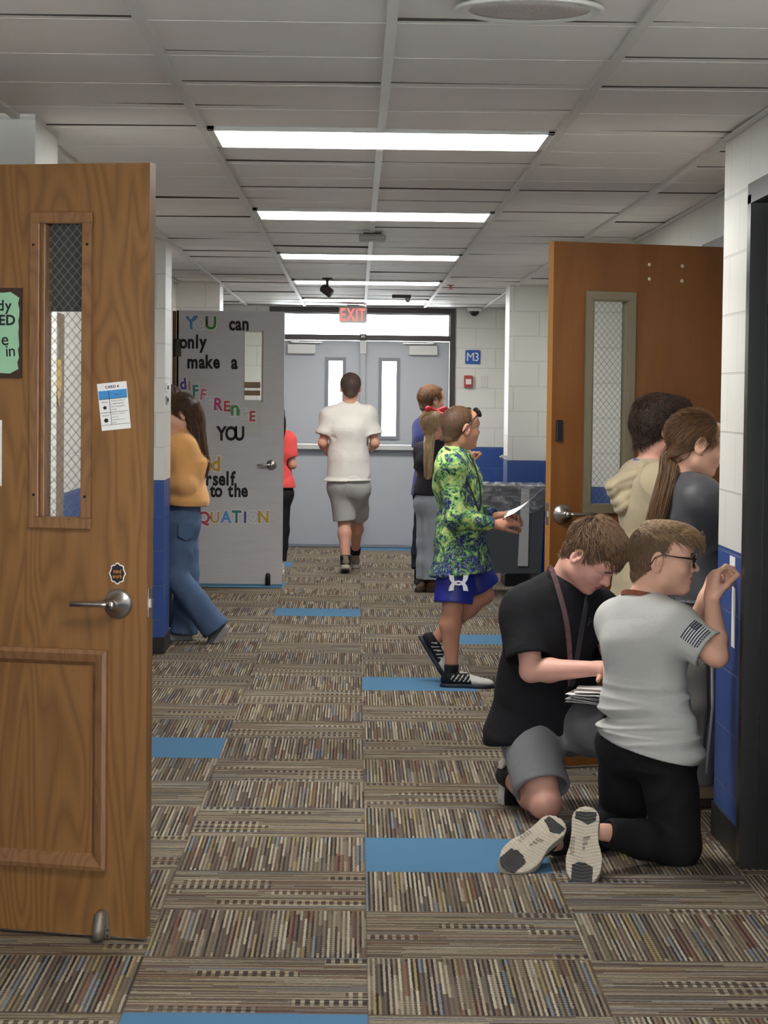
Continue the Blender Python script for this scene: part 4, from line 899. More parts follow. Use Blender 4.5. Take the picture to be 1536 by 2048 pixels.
def hand_shapes(s, wr, el, dirn, palm, side, curl=(.5, .5, .5, .5), thumb=(.6, .5), sc_=1., spread=.06, grip=None):
    """wrist point, elbow (for the forearm line), finger direction, palm normal, side: +1 when the thumb lies along cross(dirn, palm)"""
    d = nz(dirn); p = nz(np.asarray(palm)-d*(np.asarray(palm)@d)); t = np.cross(d, p)*side; wr = np.asarray(wr, float); P = lambda a, b, c: wr+(d*a+t*b+p*c)*sc_
    tips = []
    s.cap(wr, P(.02, 0, 0), .022*sc_, .024*sc_, .015*sc_, n=t, w=1.15)
    for i, b in enumerate((.027, .009, -.009, -.026)):
        ln = (.034, .039, .036, .028)[i]; r = (.0092, .0095, .0090, .0080)[i]; kn = (.082, .086, .082, .073)[i]
        s.cap(P(.015, b*.55, .0), P(kn, b, 0), .0150*sc_, .0118*sc_, .016*sc_)
        a = 0.; q = P(kn, b, 0); sp_ = spread*(1.5-i); c_ = curl[i]
        for j, (l_, ang) in enumerate(((ln*1.15, c_*1.0), (ln*.75, c_*1.25), (ln*.58, c_*.8))):
            a += ang; dv = d*math.cos(a)+p*math.sin(a)+t*sp_*math.cos(a); q2 = q+dv*l_*sc_; s.cap(q, q2, r*(1-.06*j)*sc_, r*(.94-.08*j)*sc_, (.006 if j == 0 else .003)*sc_); q = q2
        tips.append(q)
    a0, a1 = thumb; b0 = P(.022, .024, .008); d0 = nz(d*math.cos(a0)+t*math.sin(a0)+p*a1); b1 = b0+d0*.036*sc_; d1_ = nz(d0+d*.5+p*.25*a1); b2 = b1+d1_*.030*sc_; b3 = b2+nz(d1_+d*.25+p*a1*.4)*.024*sc_
    s.cap(P(.012, .012, .004), b0, .0150*sc_, .0150*sc_, .014*sc_); s.cap(b0, b1, .0148*sc_, .0110*sc_, .012*sc_); s.cap(b1, b2, .0108*sc_, .0098*sc_, .004*sc_); s.cap(b2, b3, .0098*sc_, .0078*sc_, .003*sc_)
    return tips
def limb_arm(s, sh, el, wr, g=1., k=.02):
    f = el+(wr-el)*.28; s.cap(sh, el, .046*g, .036*g, k); s.cap(el, f, .036*g, .0385*g, k); s.cap(f, wr, .0385*g, .0235*g, k)
def limb_leg(s, hp, kn, an, g=1., k=.03, back=(0, -1, 0)):
    c = kn+(an-kn)*.30+nz(back)*.012*g; s.cap(hp, kn, .078*g, .052*g, k); s.cap(kn, c, .050*g, .055*g, k); s.cap(c, an, .055*g, .034*g, k)
class Fig:
    """joints of one figure; keys hc nb ch wa pe sl sr el er wl wr hl hr kl kr al ar, each a world point"""
    def __init__(s, J, face, up, g=1., hs=1., side=None):
        s.J = {k: W(*v) if len(v) == 3 and v[2] > 3 else np.array(v) for k, v in J.items()}; s.h = Frame(s.J['hc'], face, up, hs); s.g = g; s.S = S()
        s.side = nz(s.J['sr']-s.J['sl']); s.hip = nz(s.J['hr']-s.J['hl']); s.base = None
    def torso(s, S_, inf=0., dep=1., k=.05, hips=True, wd=1.):
        J, g = s.J, s.g; n = s.side; w = 1.42*wd
        S_.cap(J['pe'], J['wa'], (.100*g+inf)*dep, (.088*g+inf)*dep, k, n=nz(s.side+s.hip), w=w); S_.cap(J['wa'], J['ch'], (.088*g+inf)*dep, (.102*g+inf)*dep, k, n=n, w=w)
        top = J['nb']+(J['ch']-J['nb'])*.42; S_.cap(J['ch'], top, (.102*g+inf)*dep, (.070*g+inf)*dep, k, n=n, w=1.5*wd)
        for q in ('sl', 'sr'):
            S_.cap(J['nb']+(J['ch']-J['nb'])*.16, J[q], .044*g+inf, .050*g+inf, k); S_.cap(J['ch'], J[q], .06*g+inf, .048*g+inf, k)
    def body(s, mouth=0., chub=1., jaw=1., lg=1.):
        J, g, B = s.J, s.g, s.S; h = s.h
        s.torso(B, -.012)
        B.cap(h.p(0, -.030, -.045), J['nb'], .050*g*h.s, .054*g, .03); B.cap(J['nb']+(J['ch']-J['nb'])*.05, J['nb']+(J['ch']-J['nb'])*.4, .060*g, .07*g, .03)
        for a in 'lr':
            limb_arm(B, J['s'+a], J['e'+a], J['w'+a], g); limb_leg(B, J['h'+a], J['k'+a], J['a'+a], g*lg, back=s.bk(a))
        head_shapes(B, h, mouth, chub, jaw=jaw)
    def bk(s, a):
        """calf side: away from where the knee points"""
        J = s.J; u = nz(J['h'+a]-J['k'+a]); d = nz(J['a'+a]-J['k'+a]); v = u+d
        if np.linalg.norm(v) < .15: v = -np.cross(s.hip, np.array([0, 0, 1.]))*-1
        return nz(v)
    def build(s, label, skin, mats, hands=(), hres=.0026, bres=.0065, hd=.0028, mouth=0., brow=True, group=None, eye_h=1.):
        """meshes the body: fine boxes at the head and the hands, coarser elsewhere, one object"""
        J = s.J; s.base = np.array([s.J['pe'][0], s.J['pe'][1], 0.]); P = Part(); lo, hi = s.S.bounds(); bx = [(J['hc']-.165*s.h.s, J['hc']+.165*s.h.s, hres, True)]
        for c in hands: bx.append((np.asarray(c)-.115, np.asarray(c)+.115, hd, False))
        V, Q = s.S.mesh(bres, lo-.03, hi+.03); C = V[Q].mean(1); keep = np.ones(len(Q), bool)
        for l, u, *_ in bx: keep &= ~((C > l+.007) & (C < u-.007)).all(1)
        P.add(V, Q[keep], 0, normals(V, Q))
        for i, (l, u, r, hd_) in enumerate(bx):
            V, Q = s.S.mesh(r, l+.006, u-.006); C = V[Q].mean(1); keep = ((C > l) & (C < u)).all(1)
            for l2, u2, *_ in bx[:i]: keep &= ~((C > l2+.004) & (C < u2-.004)).all(1)
            m = face_mats(s.h, V, Q, brow, mouth, eye_h) if hd_ else np.zeros(len(Q), int); P.add(V, Q[keep], m[keep], normals(V, Q))
        s.o = P.build('person', [skin]+mats, None, s.base, label, 'person', group); return s.o
    def part(s, name, S_, h, m, disp=None, rel=1, label=None, lo=None, hi=None, mi=None):
        V, Q = S_.mesh(h, lo, hi); V = relax(V, Q, rel)
        if disp is not None: V = V+normals(V, Q)*disp(V)[:, None]
        mm = 0 if mi is None else mi(V[Q].mean(1)); P = Part().add(V, Q, mm); return P.build(name, m, s.o, s.base, label)
LIPS = lambda c: mat('lips_%d' % c[0], c, .45)
EYEW, IRIS, TEETH, MOUTH = mat('eye_white', (222, 218, 214), .25), mat('iris_brown', (62, 46, 36), .2), mat('teeth', (228, 222, 210), .3), mat('mouth_inside', (92, 40, 38), .5)
def fmats(lip, brow): return [LIPS(lip), EYEW, IRIS, mat('brow_%d' % brow[0], brow, .8), MOUTH, TEETH]

# --- hair
def strands(P0, D, N, L, r=.0006, lift=.3, droop=.0, seg=4, rg=None, curl=.0, jit=.25):
    """tapered three-sided hairs from roots P0: D run, N scalp normal, L length"""
    n = len(P0); rg = rg or np.random.default_rng(1); D = D+rg.normal(size=(n, 3))*jit; D -= N*(D*N).sum(1, keepdims=True); D /= np.linalg.norm(D, axis=1, keepdims=True)+1e-9
    side = np.cross(D, N); L = np.asarray(L)*np.ones(n); V = np.zeros((n, seg+1, 3, 3)); ph = rg.uniform(0, 6.3, n)
    for i in range(seg+1):
        t = i/seg; c = P0+(D*t+N*(lift*(t-.55*t*t)))*L[:, None]+np.array([0, 0, -1])*droop*(t*t*L)[:, None]+side*(curl*np.sin(ph+5*t)*t*L)[:, None]
        rr = r*(1-.85*t)
        for k in range(3): a = 2.09*k; V[:, i, k] = c+(side*math.cos(a)+N*math.sin(a))*rr
    b = (np.arange(n)*(seg+1)*3)[:, None]; Q = []
    for i in range(seg):
        for k in range(3): Q.append(np.concatenate([b+i*3+k, b+i*3+(k+1) % 3, b+(i+1)*3+(k+1) % 3, b+(i+1)*3+k], 1))
    return V.reshape(-1, 3), np.concatenate(Q)
def scalp(h, n, region, t=.004, seed=1, front=0.):
    """random roots over the skull ellipsoid where region(r, f, u) holds: world points, normals, local coordinates"""
    rg = np.random.default_rng(seed); q = rg.normal(size=(n*3, 3)); q /= np.linalg.norm(q, axis=1, keepdims=True); R = np.array([.073+t, .093+t, .078+t]); c = q*R+np.array([0, -.014, .034])
    k = region(c[:, 0], c[:, 1], c[:, 2]); c = c[k][:n]; nn = q[k][:n]/R; nn /= np.linalg.norm(nn, axis=1, keepdims=True); return h.o+(c*h.s)@h.R.T, nn@h.R.T, c
def cap_shape(h, t, line, k=.006, ear=True, extra=None, nape=0.):
    """close-lying hair volume: skull grown by t, cut along the hairline plane, cleared round the ears and face"""
    s = S(); s.ell(h.p(0, -.014, .034), np.array([.073+t, .093+t, .078+t])*h.s, h.R, 0); s.cap(h.p(0, -.045+nape, .0), h.p(0, -.055+nape, -.050), (.050+t)*h.s, (.040+t)*h.s, .03*h.s)
    if extra: extra(s)
    (f0, u0), (f1_, u1) = line; nrm = np.array([0, (u1-u0), -(f1_-f0)]); 
    if nrm[2] > 0: nrm = -nrm
    s.cut(h.p(0, f0, u0), h.d(*nrm))
    if ear:
        for q in (-1, 1): s.ell(h.p(q*.078, -.006, -.012), np.array([.030, .022, .036])*h.s, h.R, .004, 's')
    s.ell(h.p(0, .112, -.004), np.array([.060, .062, .052])*h.s, h.R, .004, 's')
    return s
def roots(V, Q, n, seed, cond=None):
    """random spots on a mesh: points and normals"""
    C = V[Q].mean(1); N = nz_rows(np.cross(V[Q[:, 2]]-V[Q[:, 0]], V[Q[:, 3]]-V[Q[:, 1]])); k = np.arange(len(C)) if cond is None else np.nonzero(cond(C))[0]; rg = np.random.default_rng(seed); i = rg.choice(k, n); w = rg.dirichlet(np.ones(4), n)
    return (V[Q[i]]*w[:, :, None]).sum(1), N[i]
def nz_rows(a): return a/(np.linalg.norm(a, axis=1, keepdims=True)+1e-9)
def flow2(h, P, N, whorl=(0, -.06, .12), mix=None):
    D = nz_rows(P-h.p(*whorl)); D = D if mix is None else D+mix
    return nz_rows(D-N*(D*N).sum(1, keepdims=True))
def nape(h, n, t=.004, seed=1, lo=-.062, hi=.02):
    """roots low on the back of the head"""
    rg = np.random.default_rng(seed); q = rg.normal(size=(n*5, 3)); q /= np.linalg.norm(q, axis=1, keepdims=True); R = np.array([.054+t, .048+t, .070]); c = q*R+np.array([0, -.048, -.012]); k = (c[:, 1] < -.035) & (c[:, 2] < hi) & (c[:, 2] > lo-.6*np.maximum(0, c[:, 1]+.07)); c = c[k][:n]; nn = q[k][:n]/R; nn /= np.linalg.norm(nn, axis=1, keepdims=True)
    return h.o+(c*h.s)@h.R.T, nn@h.R.T, c
def flow(h, N, c, whorl=(0, -.06, .1), mix=None):
    w = h.p(*whorl); P = h.o+(c*h.s)@h.R.T; D = P-w
    if mix is not None: D = D/np.linalg.norm(D, axis=1, keepdims=True)+mix
    D = D-N*(D*N).sum(1, keepdims=True); return D/(np.linalg.norm(D, axis=1, keepdims=True)+1e-9)

# --- shoe in its own frame: o = under the heel, f = heel to toe, u = up out of the sole
def shoe(fig, fr, L, name, mats, sole_t=.024, tread=False, mi_up=None, mi_sole=None, laces=None, high=.072, res=.004, label=None, wide=1.):
    k = L; q = lambda r, f, u: fr.p(r*k, f*k, u*k)
    def outline(s, g, z0, z1, kk=.02):
        for f in np.linspace(.12, .89, 15):
            r = float(np.interp(f, (.12, .30, .48, .68, .80, .89), (.118, .112, .120, .156, .148, .105))); x = .012*min(1, max(0, (f-.4)*5)); r *= wide; s.cap(q(x, f, z0), q(x, f, z1), (r+g)*k, (r+g)*k, .012*k, fa=True, fb=True)
    up = S(); st_ = sole_t/k
    for f, r, z in ((.13, .098, .21), (.30, .096, .25), (.46, .104, .225), (.62, .124, .160), (.76, .122, .120), (.87, .084, .10)): up.ell(q(.006, f, st_+z*.45), np.array([r*wide, .13, z*.62])*k, fr.R, .09*k)
    up.cap(q(0, .20, st_+.12), q(0, .20, high/k+.10), .138*k, .136*k, .05*k, n=fr.f, w=1.2, fb=True)
    up.cap(q(0, .20, high/k+.02), q(0, .20, high/k+.2), .112*k, .120*k, .01*k, 's', n=fr.f, w=1.2)
    up.cut(q(0, 0, st_*.95), -fr.u)
    o = fig.part(name, up, res, mats[0] if mi_up is None else mats[0], lambda V: .0012*waves(V, 5, 120), 1, label, mi=None if mi_up is None else (lambda C: mi_up(fr.loc(C)/k)))
    so = S(); outline(so, .006, 0, st_*1.35)
    if tread: so.fn(lambda F, X, Y, Z: np.maximum(F, tread_cut(fr, k, X, Y, Z)))
    V, Q = so.mesh(res*.62 if tread else res); P = Part().add(V, Q, 0 if mi_sole is None else mi_sole(fr.loc(V[Q].mean(1))/k)); so_ = P.build('sole', mats[1], o, fig.base)
    if laces:
        P = Part(); mb = MB()
        for i in range(5):
            f = .40+.062*i; z = st_+.245-.034*i; w_ = .07
            mb.tube([q(-w_, f, z-.03), q(-.03, f+.012, z+.012), q(.03, f+.022, z+.012), q(w_, f+.03, z-.03)], .010*k, 6, flat=.6)
        for sg in (-1, 1):
            mb.tube([q(0, .40, st_+.27), q(.05*sg, .38, st_+.33), q(.11*sg, .42, st_+.27), q(.06*sg, .42, st_+.24), q(0, .41, st_+.26)], .008*k, 6)
            mb.tube([q(0, .40, st_+.27), q(.08*sg, .45, st_+.2), q(.12*sg, .47, st_+.10)], .007*k, 6)
        for i in range(len(mb.v)): mb.v[i] = mb.v[i]-fig.base
        mb.build('laces', laces, o)
    return o
def tread_cut(fr, k, X, Y, Z):
    x, y, z = X-fr.o[0], Y-fr.o[1], Z-fr.o[2]; R = fr.R; f = (x*R[0, 1]+y*R[1, 1]+z*R[2, 1])/k; r = (x*R[0, 0]+y*R[1, 0]+z*R[2, 0])/k; u = x*R[0, 2]+y*R[1, 2]+z*R[2, 2]
    return (.0034-u)-.0034*(1-np.sin((f+.25*np.abs(r))*2*math.pi/.047))   # > 0 inside a groove near the underside
# ------------------------------------------------------------------ people
def tee(F, sleeve=.55, inf=.016, hem=None, hemn=(0, 0, -1), sr=(.058, .064), col=.062, long=False, dep=1., wd=1., slv=(1., 1.), name='t_shirt', m=None, disp=None, res=.0055, neckdrop=.01, blouse=0., label=None, extra=None, mi=None):
    J, g, s = F.J, F.g, S(); F.torso(s, inf, dep, .06, wd=wd)
    if hem is not None: s.cap(J['pe']+(J['wa']-J['pe'])*.3, hem, (.110*g+inf)*dep, (.114*g+inf+blouse)*dep, .05, n=nz(F.side+F.hip), w=1.38*wd)
    if extra: extra(s)
    ends = []
    for a, t in (('l', slv[0]), ('r', slv[1])):
        sh, el, wr = J['s'+a], J['e'+a], J['w'+a]
        if long:
            e = wr+(el-wr)*.10; s.cap(sh, el, sr[0]*g, sr[1]*g*.92, .035); s.cap(el, e, sr[1]*g*.92, .040*g, .02, fb=True); ends.append((e, nz(e-el), .034*g))
        else:
            e = sh+(el-sh)*sleeve*t; s.cap(sh, e, sr[0]*g, sr[1]*g, .035, fb=True); ends.append((e, nz(el-sh), sr[1]*g-.009))
    for e, d, r in ends: s.cap(e-d*.018, e+d*.05, r*.93, r*1.05, .004, 's')
    if hem is not None: s.cut(hem, hemn); s.cap(hem+nz(hemn)*.03, hem-nz(hemn)*.012, (.114*g+inf+blouse)*dep-max(.016, 2.5*res), (.111*g+inf+blouse*.8)*dep-max(.019, 2.8*res), .004, 's', n=nz(F.side+F.hip), w=1.38*wd)
    u = nz(F.h.o-J['nb']); ax = nz(J['nb']-J['ch']); s.ell(J['nb']+u*(.015-neckdrop), (col*1.05*g, col*g, .040), Frame(J['nb'], np.cross(F.side*-1, ax), ax).R, .010, 's')
    d0 = disp
    if disp is not None:
        def disp(V):
            f = np.ones(len(V))
            if hem is not None: f *= np.clip(.12+((hem-V)@nz(hemn))/.035, .12, 1)
            for e, d, r in ends: q = (e-V)@d; near = np.linalg.norm(V-e, axis=1) < r*1.9; f = np.where(near, f*np.clip(.15+np.abs(q)/.03, .15, 1), f)
            return d0(V)*f
    return F.part(name, s, res, m, disp, 1, label, mi=mi)
def legs(F, to, r, top=None, inf=.014, name='shorts', m=None, disp=None, res=.006, dep=1.02, slit=True, label=None, flare=None, mi=None, wd=1., seated=False):
    """trousers or shorts; to = (left, right) cloth end as a share of hip -> knee (<= 1) or 1 + share of knee -> ankle; r = radii hip, knee, end"""
    J, g, s = F.J, F.g, S(); n = F.hip; s.cap(J['pe']+(J['wa']-J['pe'])*(.05 if seated else .45), J['pe'], (.098*g+inf)*dep, (.108*g+inf)*dep, .03, n=n, w=1.42*wd); ends = []
    seat = J['pe']-np.array([0, 0, .03])
    for a, t in zip('lr', to):
        hp, kn, an = J['h'+a], J['k'+a], J['a'+a]; s.cap(J['pe'], hp, .10*g, r[0]*g, .05)
        if t <= 1: e = hp+(kn-hp)*t; s.cap(hp, e, r[0]*g, r[2]*g, .035, fb=True); ends.append((e, nz(kn-hp), r[2]*g-.010))
        else:
            e = kn+(an-kn)*(t-1); rk = r[1]*g; s.cap(hp, kn, r[0]*g, rk, .035); mid = kn+(e-kn)*.5; s.cap(kn, mid, rk, (rk+r[2]*g)*.5 if flare is None else rk*.98, .025); s.cap(mid, e, (rk+r[2]*g)*.5 if flare is None else rk*.98, r[2]*g, .02, fb=True); ends.append((e, nz(an-kn), r[2]*g-.010))
    for e, d, q in ends: s.cap(e-d*.02, e+d*.05, q*.93, q*1.04, .004, 's')
    tp = J['pe']+(J['wa']-J['pe'])*(.55 if top is None else top)
    if not seated: s.cut(tp, J['wa']-J['pe'])
    return F.part(name, s, res, m, disp, 1, label, mi=mi)
def wr_fn(*terms):
    """sum of (seed, frequency, amplitude, stretch axis, kind)"""
    def f(V):
        a = np.zeros(len(V))
        for sd, fr_, am, an, kd in terms: a += am*(folds(V, sd, fr_, an) if kd == 'f' else waves(V, sd, fr_, 6, an))
        return a
    return f
SKIN = {k: m_skin('skin_'+k, c) for k, c in dict(fair=(232, 186, 160), warm=(220, 170, 144), tan=(200, 148, 120), rosy=(226, 176, 158)).items()}

# ---------- the boy in the grey shirt, kneeling at the wall
def boy_grey():
    F = Fig(dict(hc=(1325, 1119, 8.06), nb=(1288, 1210, 8.07), ch=(1292, 1275, 8.06), wa=(1294, 1395, 8.06), pe=(1296, 1478, 8.06), sl=(1240, 1246, 8.20), sr=(1354, 1256, 7.94), el=(1368, 1300, 8.30), er=(1434, 1312, 7.86), wl=(1408, 1204, 8.20), wr=(1424, 1198, 8.03),
        hl=(1258, 1490, 8.14), hr=(1330, 1492, 8.02), kl=(1243, 1652, 8.35), kr=(1358, 1694, 8.03), al=(1105, 1686, 8.06), ar=(1206, 1664, 7.90)), (.985, -.16, -.05), (.06, 0, 1), 1.0, 1.04)
    J = F.J; F.body(mouth=1., chub=1.06, lg=.85)
    t1 = hand_shapes(F.S, J['wr'], J['er'], (.10, .25, 1.), (.95, .3, -.1), -1, (.75, .95, 1.05, 1.1), (.25, 1.0), 1.0, .02)
    t2 = hand_shapes(F.S, J['wl'], J['el'], (.35, .0, 1.), (.9, .2, -.3), 1, (.7, .8, .9, .9), (.5, .8), .98, .02)
    F.build('boy in grey t-shirt and black joggers kneeling and writing on a card at the wall', SKIN['fair'], fmats((196, 122, 112), (120, 92, 66)), (J['wr']+(.03, .02, .07), J['wl']+(.02, 0, .06)), .0021, .006, .0023, mouth=1.)
    A = nz(J['ch']-J['pe'])
    gm = m_cloth('grey_heather_jersey', (187, 187, 183), 900, .85, .05, .25, 0, .16, .15)
    hem = W(1296, 1490, 8.06)-np.array([0, 0, .005]); hn = nz(np.array([-.22, .1, -1.]))
    def dsp(V):
        tt = np.clip((1.10-V[:, 2])/.5, 0, 1); low = np.clip((.62-V[:, 2])/.14, 0, 1)
        a = .007*waves(V, 3, 16, 5, (1, 1, .8))*(.5+tt); a += .018*folds(V, 11, 24, (.5, .5, 2.2))*low; a += .006*folds(V, 17, 13, (1, 1, .5))*tt*np.clip((V[:, 2]-.42)/.08, 0, 1); a += .004*folds(V, 14, 22, (1, 1, 1.))*(.5+.5*waves(V, 9, 9)); return a
    tee(F, .80, .014, hem, hn, (.060, .070), .066, name='t_shirt', m=gm, disp=dsp, res=.0045, blouse=.020, dep=1.0)
    jm = m_cloth('black_jogger_cloth', (27, 27, 29), 700, .8, .12, .3, 0, 0, .2)
    def dj(V): return .005*folds(V, 21, 24, (1, 1, 1.2))+.004*waves(V, 22, 18)
    legs(F, (1.97, 1.95), (.098, .074, .046), .10, name='joggers', m=jm, disp=dj, res=.005)
    # waist string tag
    mb = MB(); p = W(1300, 1492, 7.93); mb.box((-.008, -.002, -.0015), (.008, 0, .0015), 0, None, p-F.base); mb.build('white_label', PAPERW, F.o, label='small white tag at the waistband')
    h = F.h; HM = m_hair('hair_light_brown', (66, 48, 34), (186, 154, 116)); HD = m_hair('hair_light_brown_short', (96, 76, 58), (132, 106, 82))
    fr_ = lambda s: (s.ell(h.p(0, .058, .078), np.array([.060, .040, .030])*h.s, h.R, .02*h.s), s.ell(h.p(0, .0, .098), np.array([.052, .07, .024])*h.s, h.R, .02*h.s))
    cs = cap_shape(h, .0035, ((.094, .052), (-.075, -.066)), extra=fr_)
    P = Part(); V, Q = cs.mesh(.003); P.add(relax(V, Q, 1), Q, 1)
    p0, N = roots(relax(V, Q, 1), Q, 6500, 4, lambda C: h.loc(C)[:, 2] < .075); V, Q = strands(p0, flow2(h, p0, N), N, .0085, .0008, .7, seg=2, jit=.3); P.add(V, Q, 1)
    reg = lambda r, f, u: (u > .72*(f-.086)+.052)
    p0, N, c = scalp(h, 7000, lambda r, f, u: reg(r, f, u) & (u < .090), .0030, 2); V, Q = strands(p0, flow(h, N, c, (0, -.06, .12), h.d(0, .2, -.6)), N, .0095, .0008, .85, seg=2, jit=.35); P.add(V, Q, 1)
    V, Q = cs.mesh(.003); p0, N = roots(relax(V, Q, 1), Q, 3000, 3, lambda C: (h.loc(C)[:, 2] > .070-.15*h.loc(C)[:, 1])); c = h.loc(p0); Lh = .030+.022*np.clip((c[:, 1]+.02)/.1, 0, 1); V, Q = strands(p0-N*.002, flow2(h, p0, N, (0, -.085, .08), h.d(-.05, .9, 0)), N, Lh, .0020, .70, .40, jit=.28); P.add(V, Q, 0)
    P.build('hair', [HM, HD], F.o, F.base)
    # glasses
    mb = MB()
    for q in (-1, 1):
        c0 = np.array([q*.032, .104, .002]); pts = [h.p(c0[0]+.026*math.cos(a)*(1.05), c0[1]-.004*abs(math.cos(a)), c0[2]+.0185*math.copysign(abs(math.sin(a))**.7, math.sin(a))) for a in np.linspace(0, 6.283, 25)]
        mb.tube(pts,   .0038*h.s, 7); mb.tube([h.p(q*.058, .100, .010), h.p(q*.074, .085, .013), h.p(q*.083, .04, .016), h.p(q*.0895, .002, .019), h.p(q*.088, -.020, .010), h.p(q*.083, -.034, -.014)], [.0050, .0062, .0050, .0036, .0036, .0042], 8, flat=.45, fn=h.u)
    mb.tube([h.p(-.008, .104, .008), h.p(0, .108, .010), h.p(.008, .104, .008)], .0024, 6)
    for i in range(len(mb.v)): mb.v[i] = mb.v[i]-F.base
    gl = mb.build('glasses', mat('black_acetate', (24, 22, 24), .25), F.o, label='black framed glasses')
    mb = MB()
    for q in (-1, 1):
        V = [h.p(q*.032+.0245*math.cos(a), .1035, .002+.017*math.sin(a)) for a in np.linspace(0, 6.283, 21)[:-1]]; mb.add(np.array(V)-F.base, [tuple(range(20))])
    mb.build('lens', GLASS, gl)
    # lanyard at the back of the neck
    lanyard(F, [(.052, .045, -.02), (.070, .0, .020), (.052, -.050, .038), (0, -.068, .046), (-.052, -.050, .038), (-.070, 0, .020), (-.052, .045, -.02)], .0085, 'lanyard', mat('orange_black_ribbon', (120, 62, 34), .6, 0, 60, .5), 'dark orange patterned neck ribbon')
    # flag on the right sleeve
    sh, el = J['sr'], J['er']; d = nz(el-sh); ctr = sh+(el-sh)*.50; out = nz(np.array([-.05, -1, .38])-d*(np.array([-.05, -1, .38])@d)); t = -np.cross(out, d)
    decal_flag(F, ctr, d, t, out, .070)
    # shoes
    sand, dk = mat('sole_sand', (196, 186, 168), .7, 0, 30, .1), mat('sole_dark_rubber', (58, 58, 58), .6)
    def mis(c): f, r = c[:, 1], c[:, 0]; return np.where(((f > .70+.9*np.abs(r+.02)*.6) & (f > .72) | (f < .20-.5*np.abs(r-.03)) & (f > .02)) & (c[:, 2] < .02) & (np.abs(r) < .135), 1, 0)
    blk = m_cloth('black_knit_shoe', (30, 30, 32), 500, .8, .5, .2, wsc=60.)
    for a, heel, toe, n_ in (('r', (1172, 1626, 7.83), (1163, 1764, 7.70), (-.16, -.97, .10)), ('l', (1113, 1646, 7.98), (1014, 1731, 7.83), (-.22, -.88, .42))):
        H, T = W(*heel), W(*toe); f = nz(T-H); fr = Frame(H-f*.010, f, -np.array(n_)); T_ = np.linalg.norm(T-H)+.012
        # keep the toe just off the carpet
        o = shoe(F, fr, T_, 'shoe', [blk, [sand, dk]], .030, True, None, mis, mat('black_lace', (26, 26, 27), .8), .07, .0036, wide=1.46, label='black shoe with a ribbed sand sole')
        mb = MB(); ex_, ey_ = fr.r*-1, fr.f
        write(mb, 'adidas', fr.p(-.030, T_*.50, -.0006), fr.f*-1, fr.r*(-1), .026, 0, .01, lift=.001)
        mb2 = MB()
        for i in range(3): mb2.prism([(0, 0), (.012, 0), (.012+.004*i, .008+.007*i), (.004*i, .008+.007*i)], 2, 0, .0012); mb2.v[-1] = np.array([fr.p(y_*1.0-.004, T_*.56-x_-.016*i, -.0006-z_) for x_, y_, z_ in mb2.v[-1]])
        for i in range(len(mb.v)): mb.v[i] = mb.v[i]-F.base
        mb.build('sole_lettering', mat('sole_print', (120, 112, 100), .7), o)
        for i in range(len(mb2.v)): mb2.v[i] = mb2.v[i]-F.base
        mb2.build('sole_emblem', mat('sole_print', (120, 112, 100), .7), o)
    # pencil-like pen in the right hand and the card he writes on: things of their own
    tip = np.mean(t1[:2], 0); c_ = XN-.0015; y0 = 8.05
    a0 = onx(1468, 1121, XN); Mw = MB(); Mw.box((0, a0[1]-.03, a0[2]-.07), (.0012, a0[1]+.085, a0[2]+.012)); Mw.build('wall_card', PAPERW, None, loc=(XN-.0014, 0, 0), label='small white card on the blue wall under the kneeling boy\'s hand', cat='paper card')
    b0 = onx(1456, 1220, XN); Mw = MB(); Mw.box((0, b0[1]-.16, .70), (.0012, b0[1]-.09, a0[2]-.09)); Mw.build('wall_paper_strip', PAPERW, None, loc=(XN-.0014, 0, 0), label='long white paper strip on the wall beside the black frame', cat='paper')
    return F
def lanyard(F, loc, w, name, m, label=None, world=None, thick=.003):
    """ribbon through points given round the neck base (right, forward, up)"""
    J = F.J; ax = nz(J['nb']-J['ch']); fr = Frame(J['nb'], np.cross(F.side*-1, ax), ax); pts = [fr.p(*p) for p in loc] if world is None else world; mb = MB()
    P_ = [np.array(p) for p in pts]; Q_ = []
    for i in range(len(P_)-1):
        p0, p1, p2, p3 = P_[max(i-1, 0)], P_[i], P_[i+1], P_[min(i+2, len(P_)-1)]
        for t in np.linspace(0, 1, 5)[:-1]: Q_.append(.5*((2*p1)+(p2-p0)*t+(2*p0-5*p1+4*p2-p3)*t*t+(3*p1-p0-3*p2+p3)*t**3))
    Q_.append(P_[-1]); n = len(Q_); V = []; Fc = []; cen = J['nb']
    for i, p in enumerate(Q_):
        t = nz(Q_[min(i+1, n-1)]-Q_[max(i-1, 0)]); o_ = nz((p-cen)-ax*((p-cen)@ax)*.6); b = nz(np.cross(t, o_)); o_ = np.cross(b, t)
        for x_, y_ in ((-w, 0), (w, 0), (w, thick), (-w, thick)): V.append(p+b*x_+o_*y_-F.base)
    for i in range(n-1):
        for k in range(4): Fc.append((i*4+k, i*4+(k+1) % 4, i*4+4+(k+1) % 4, i*4+4+k))
    Fc += [(3, 2, 1, 0), tuple(range((n-1)*4, n*4))]; mb.add(V, Fc); return mb.build(name, m, F.o, label=label)
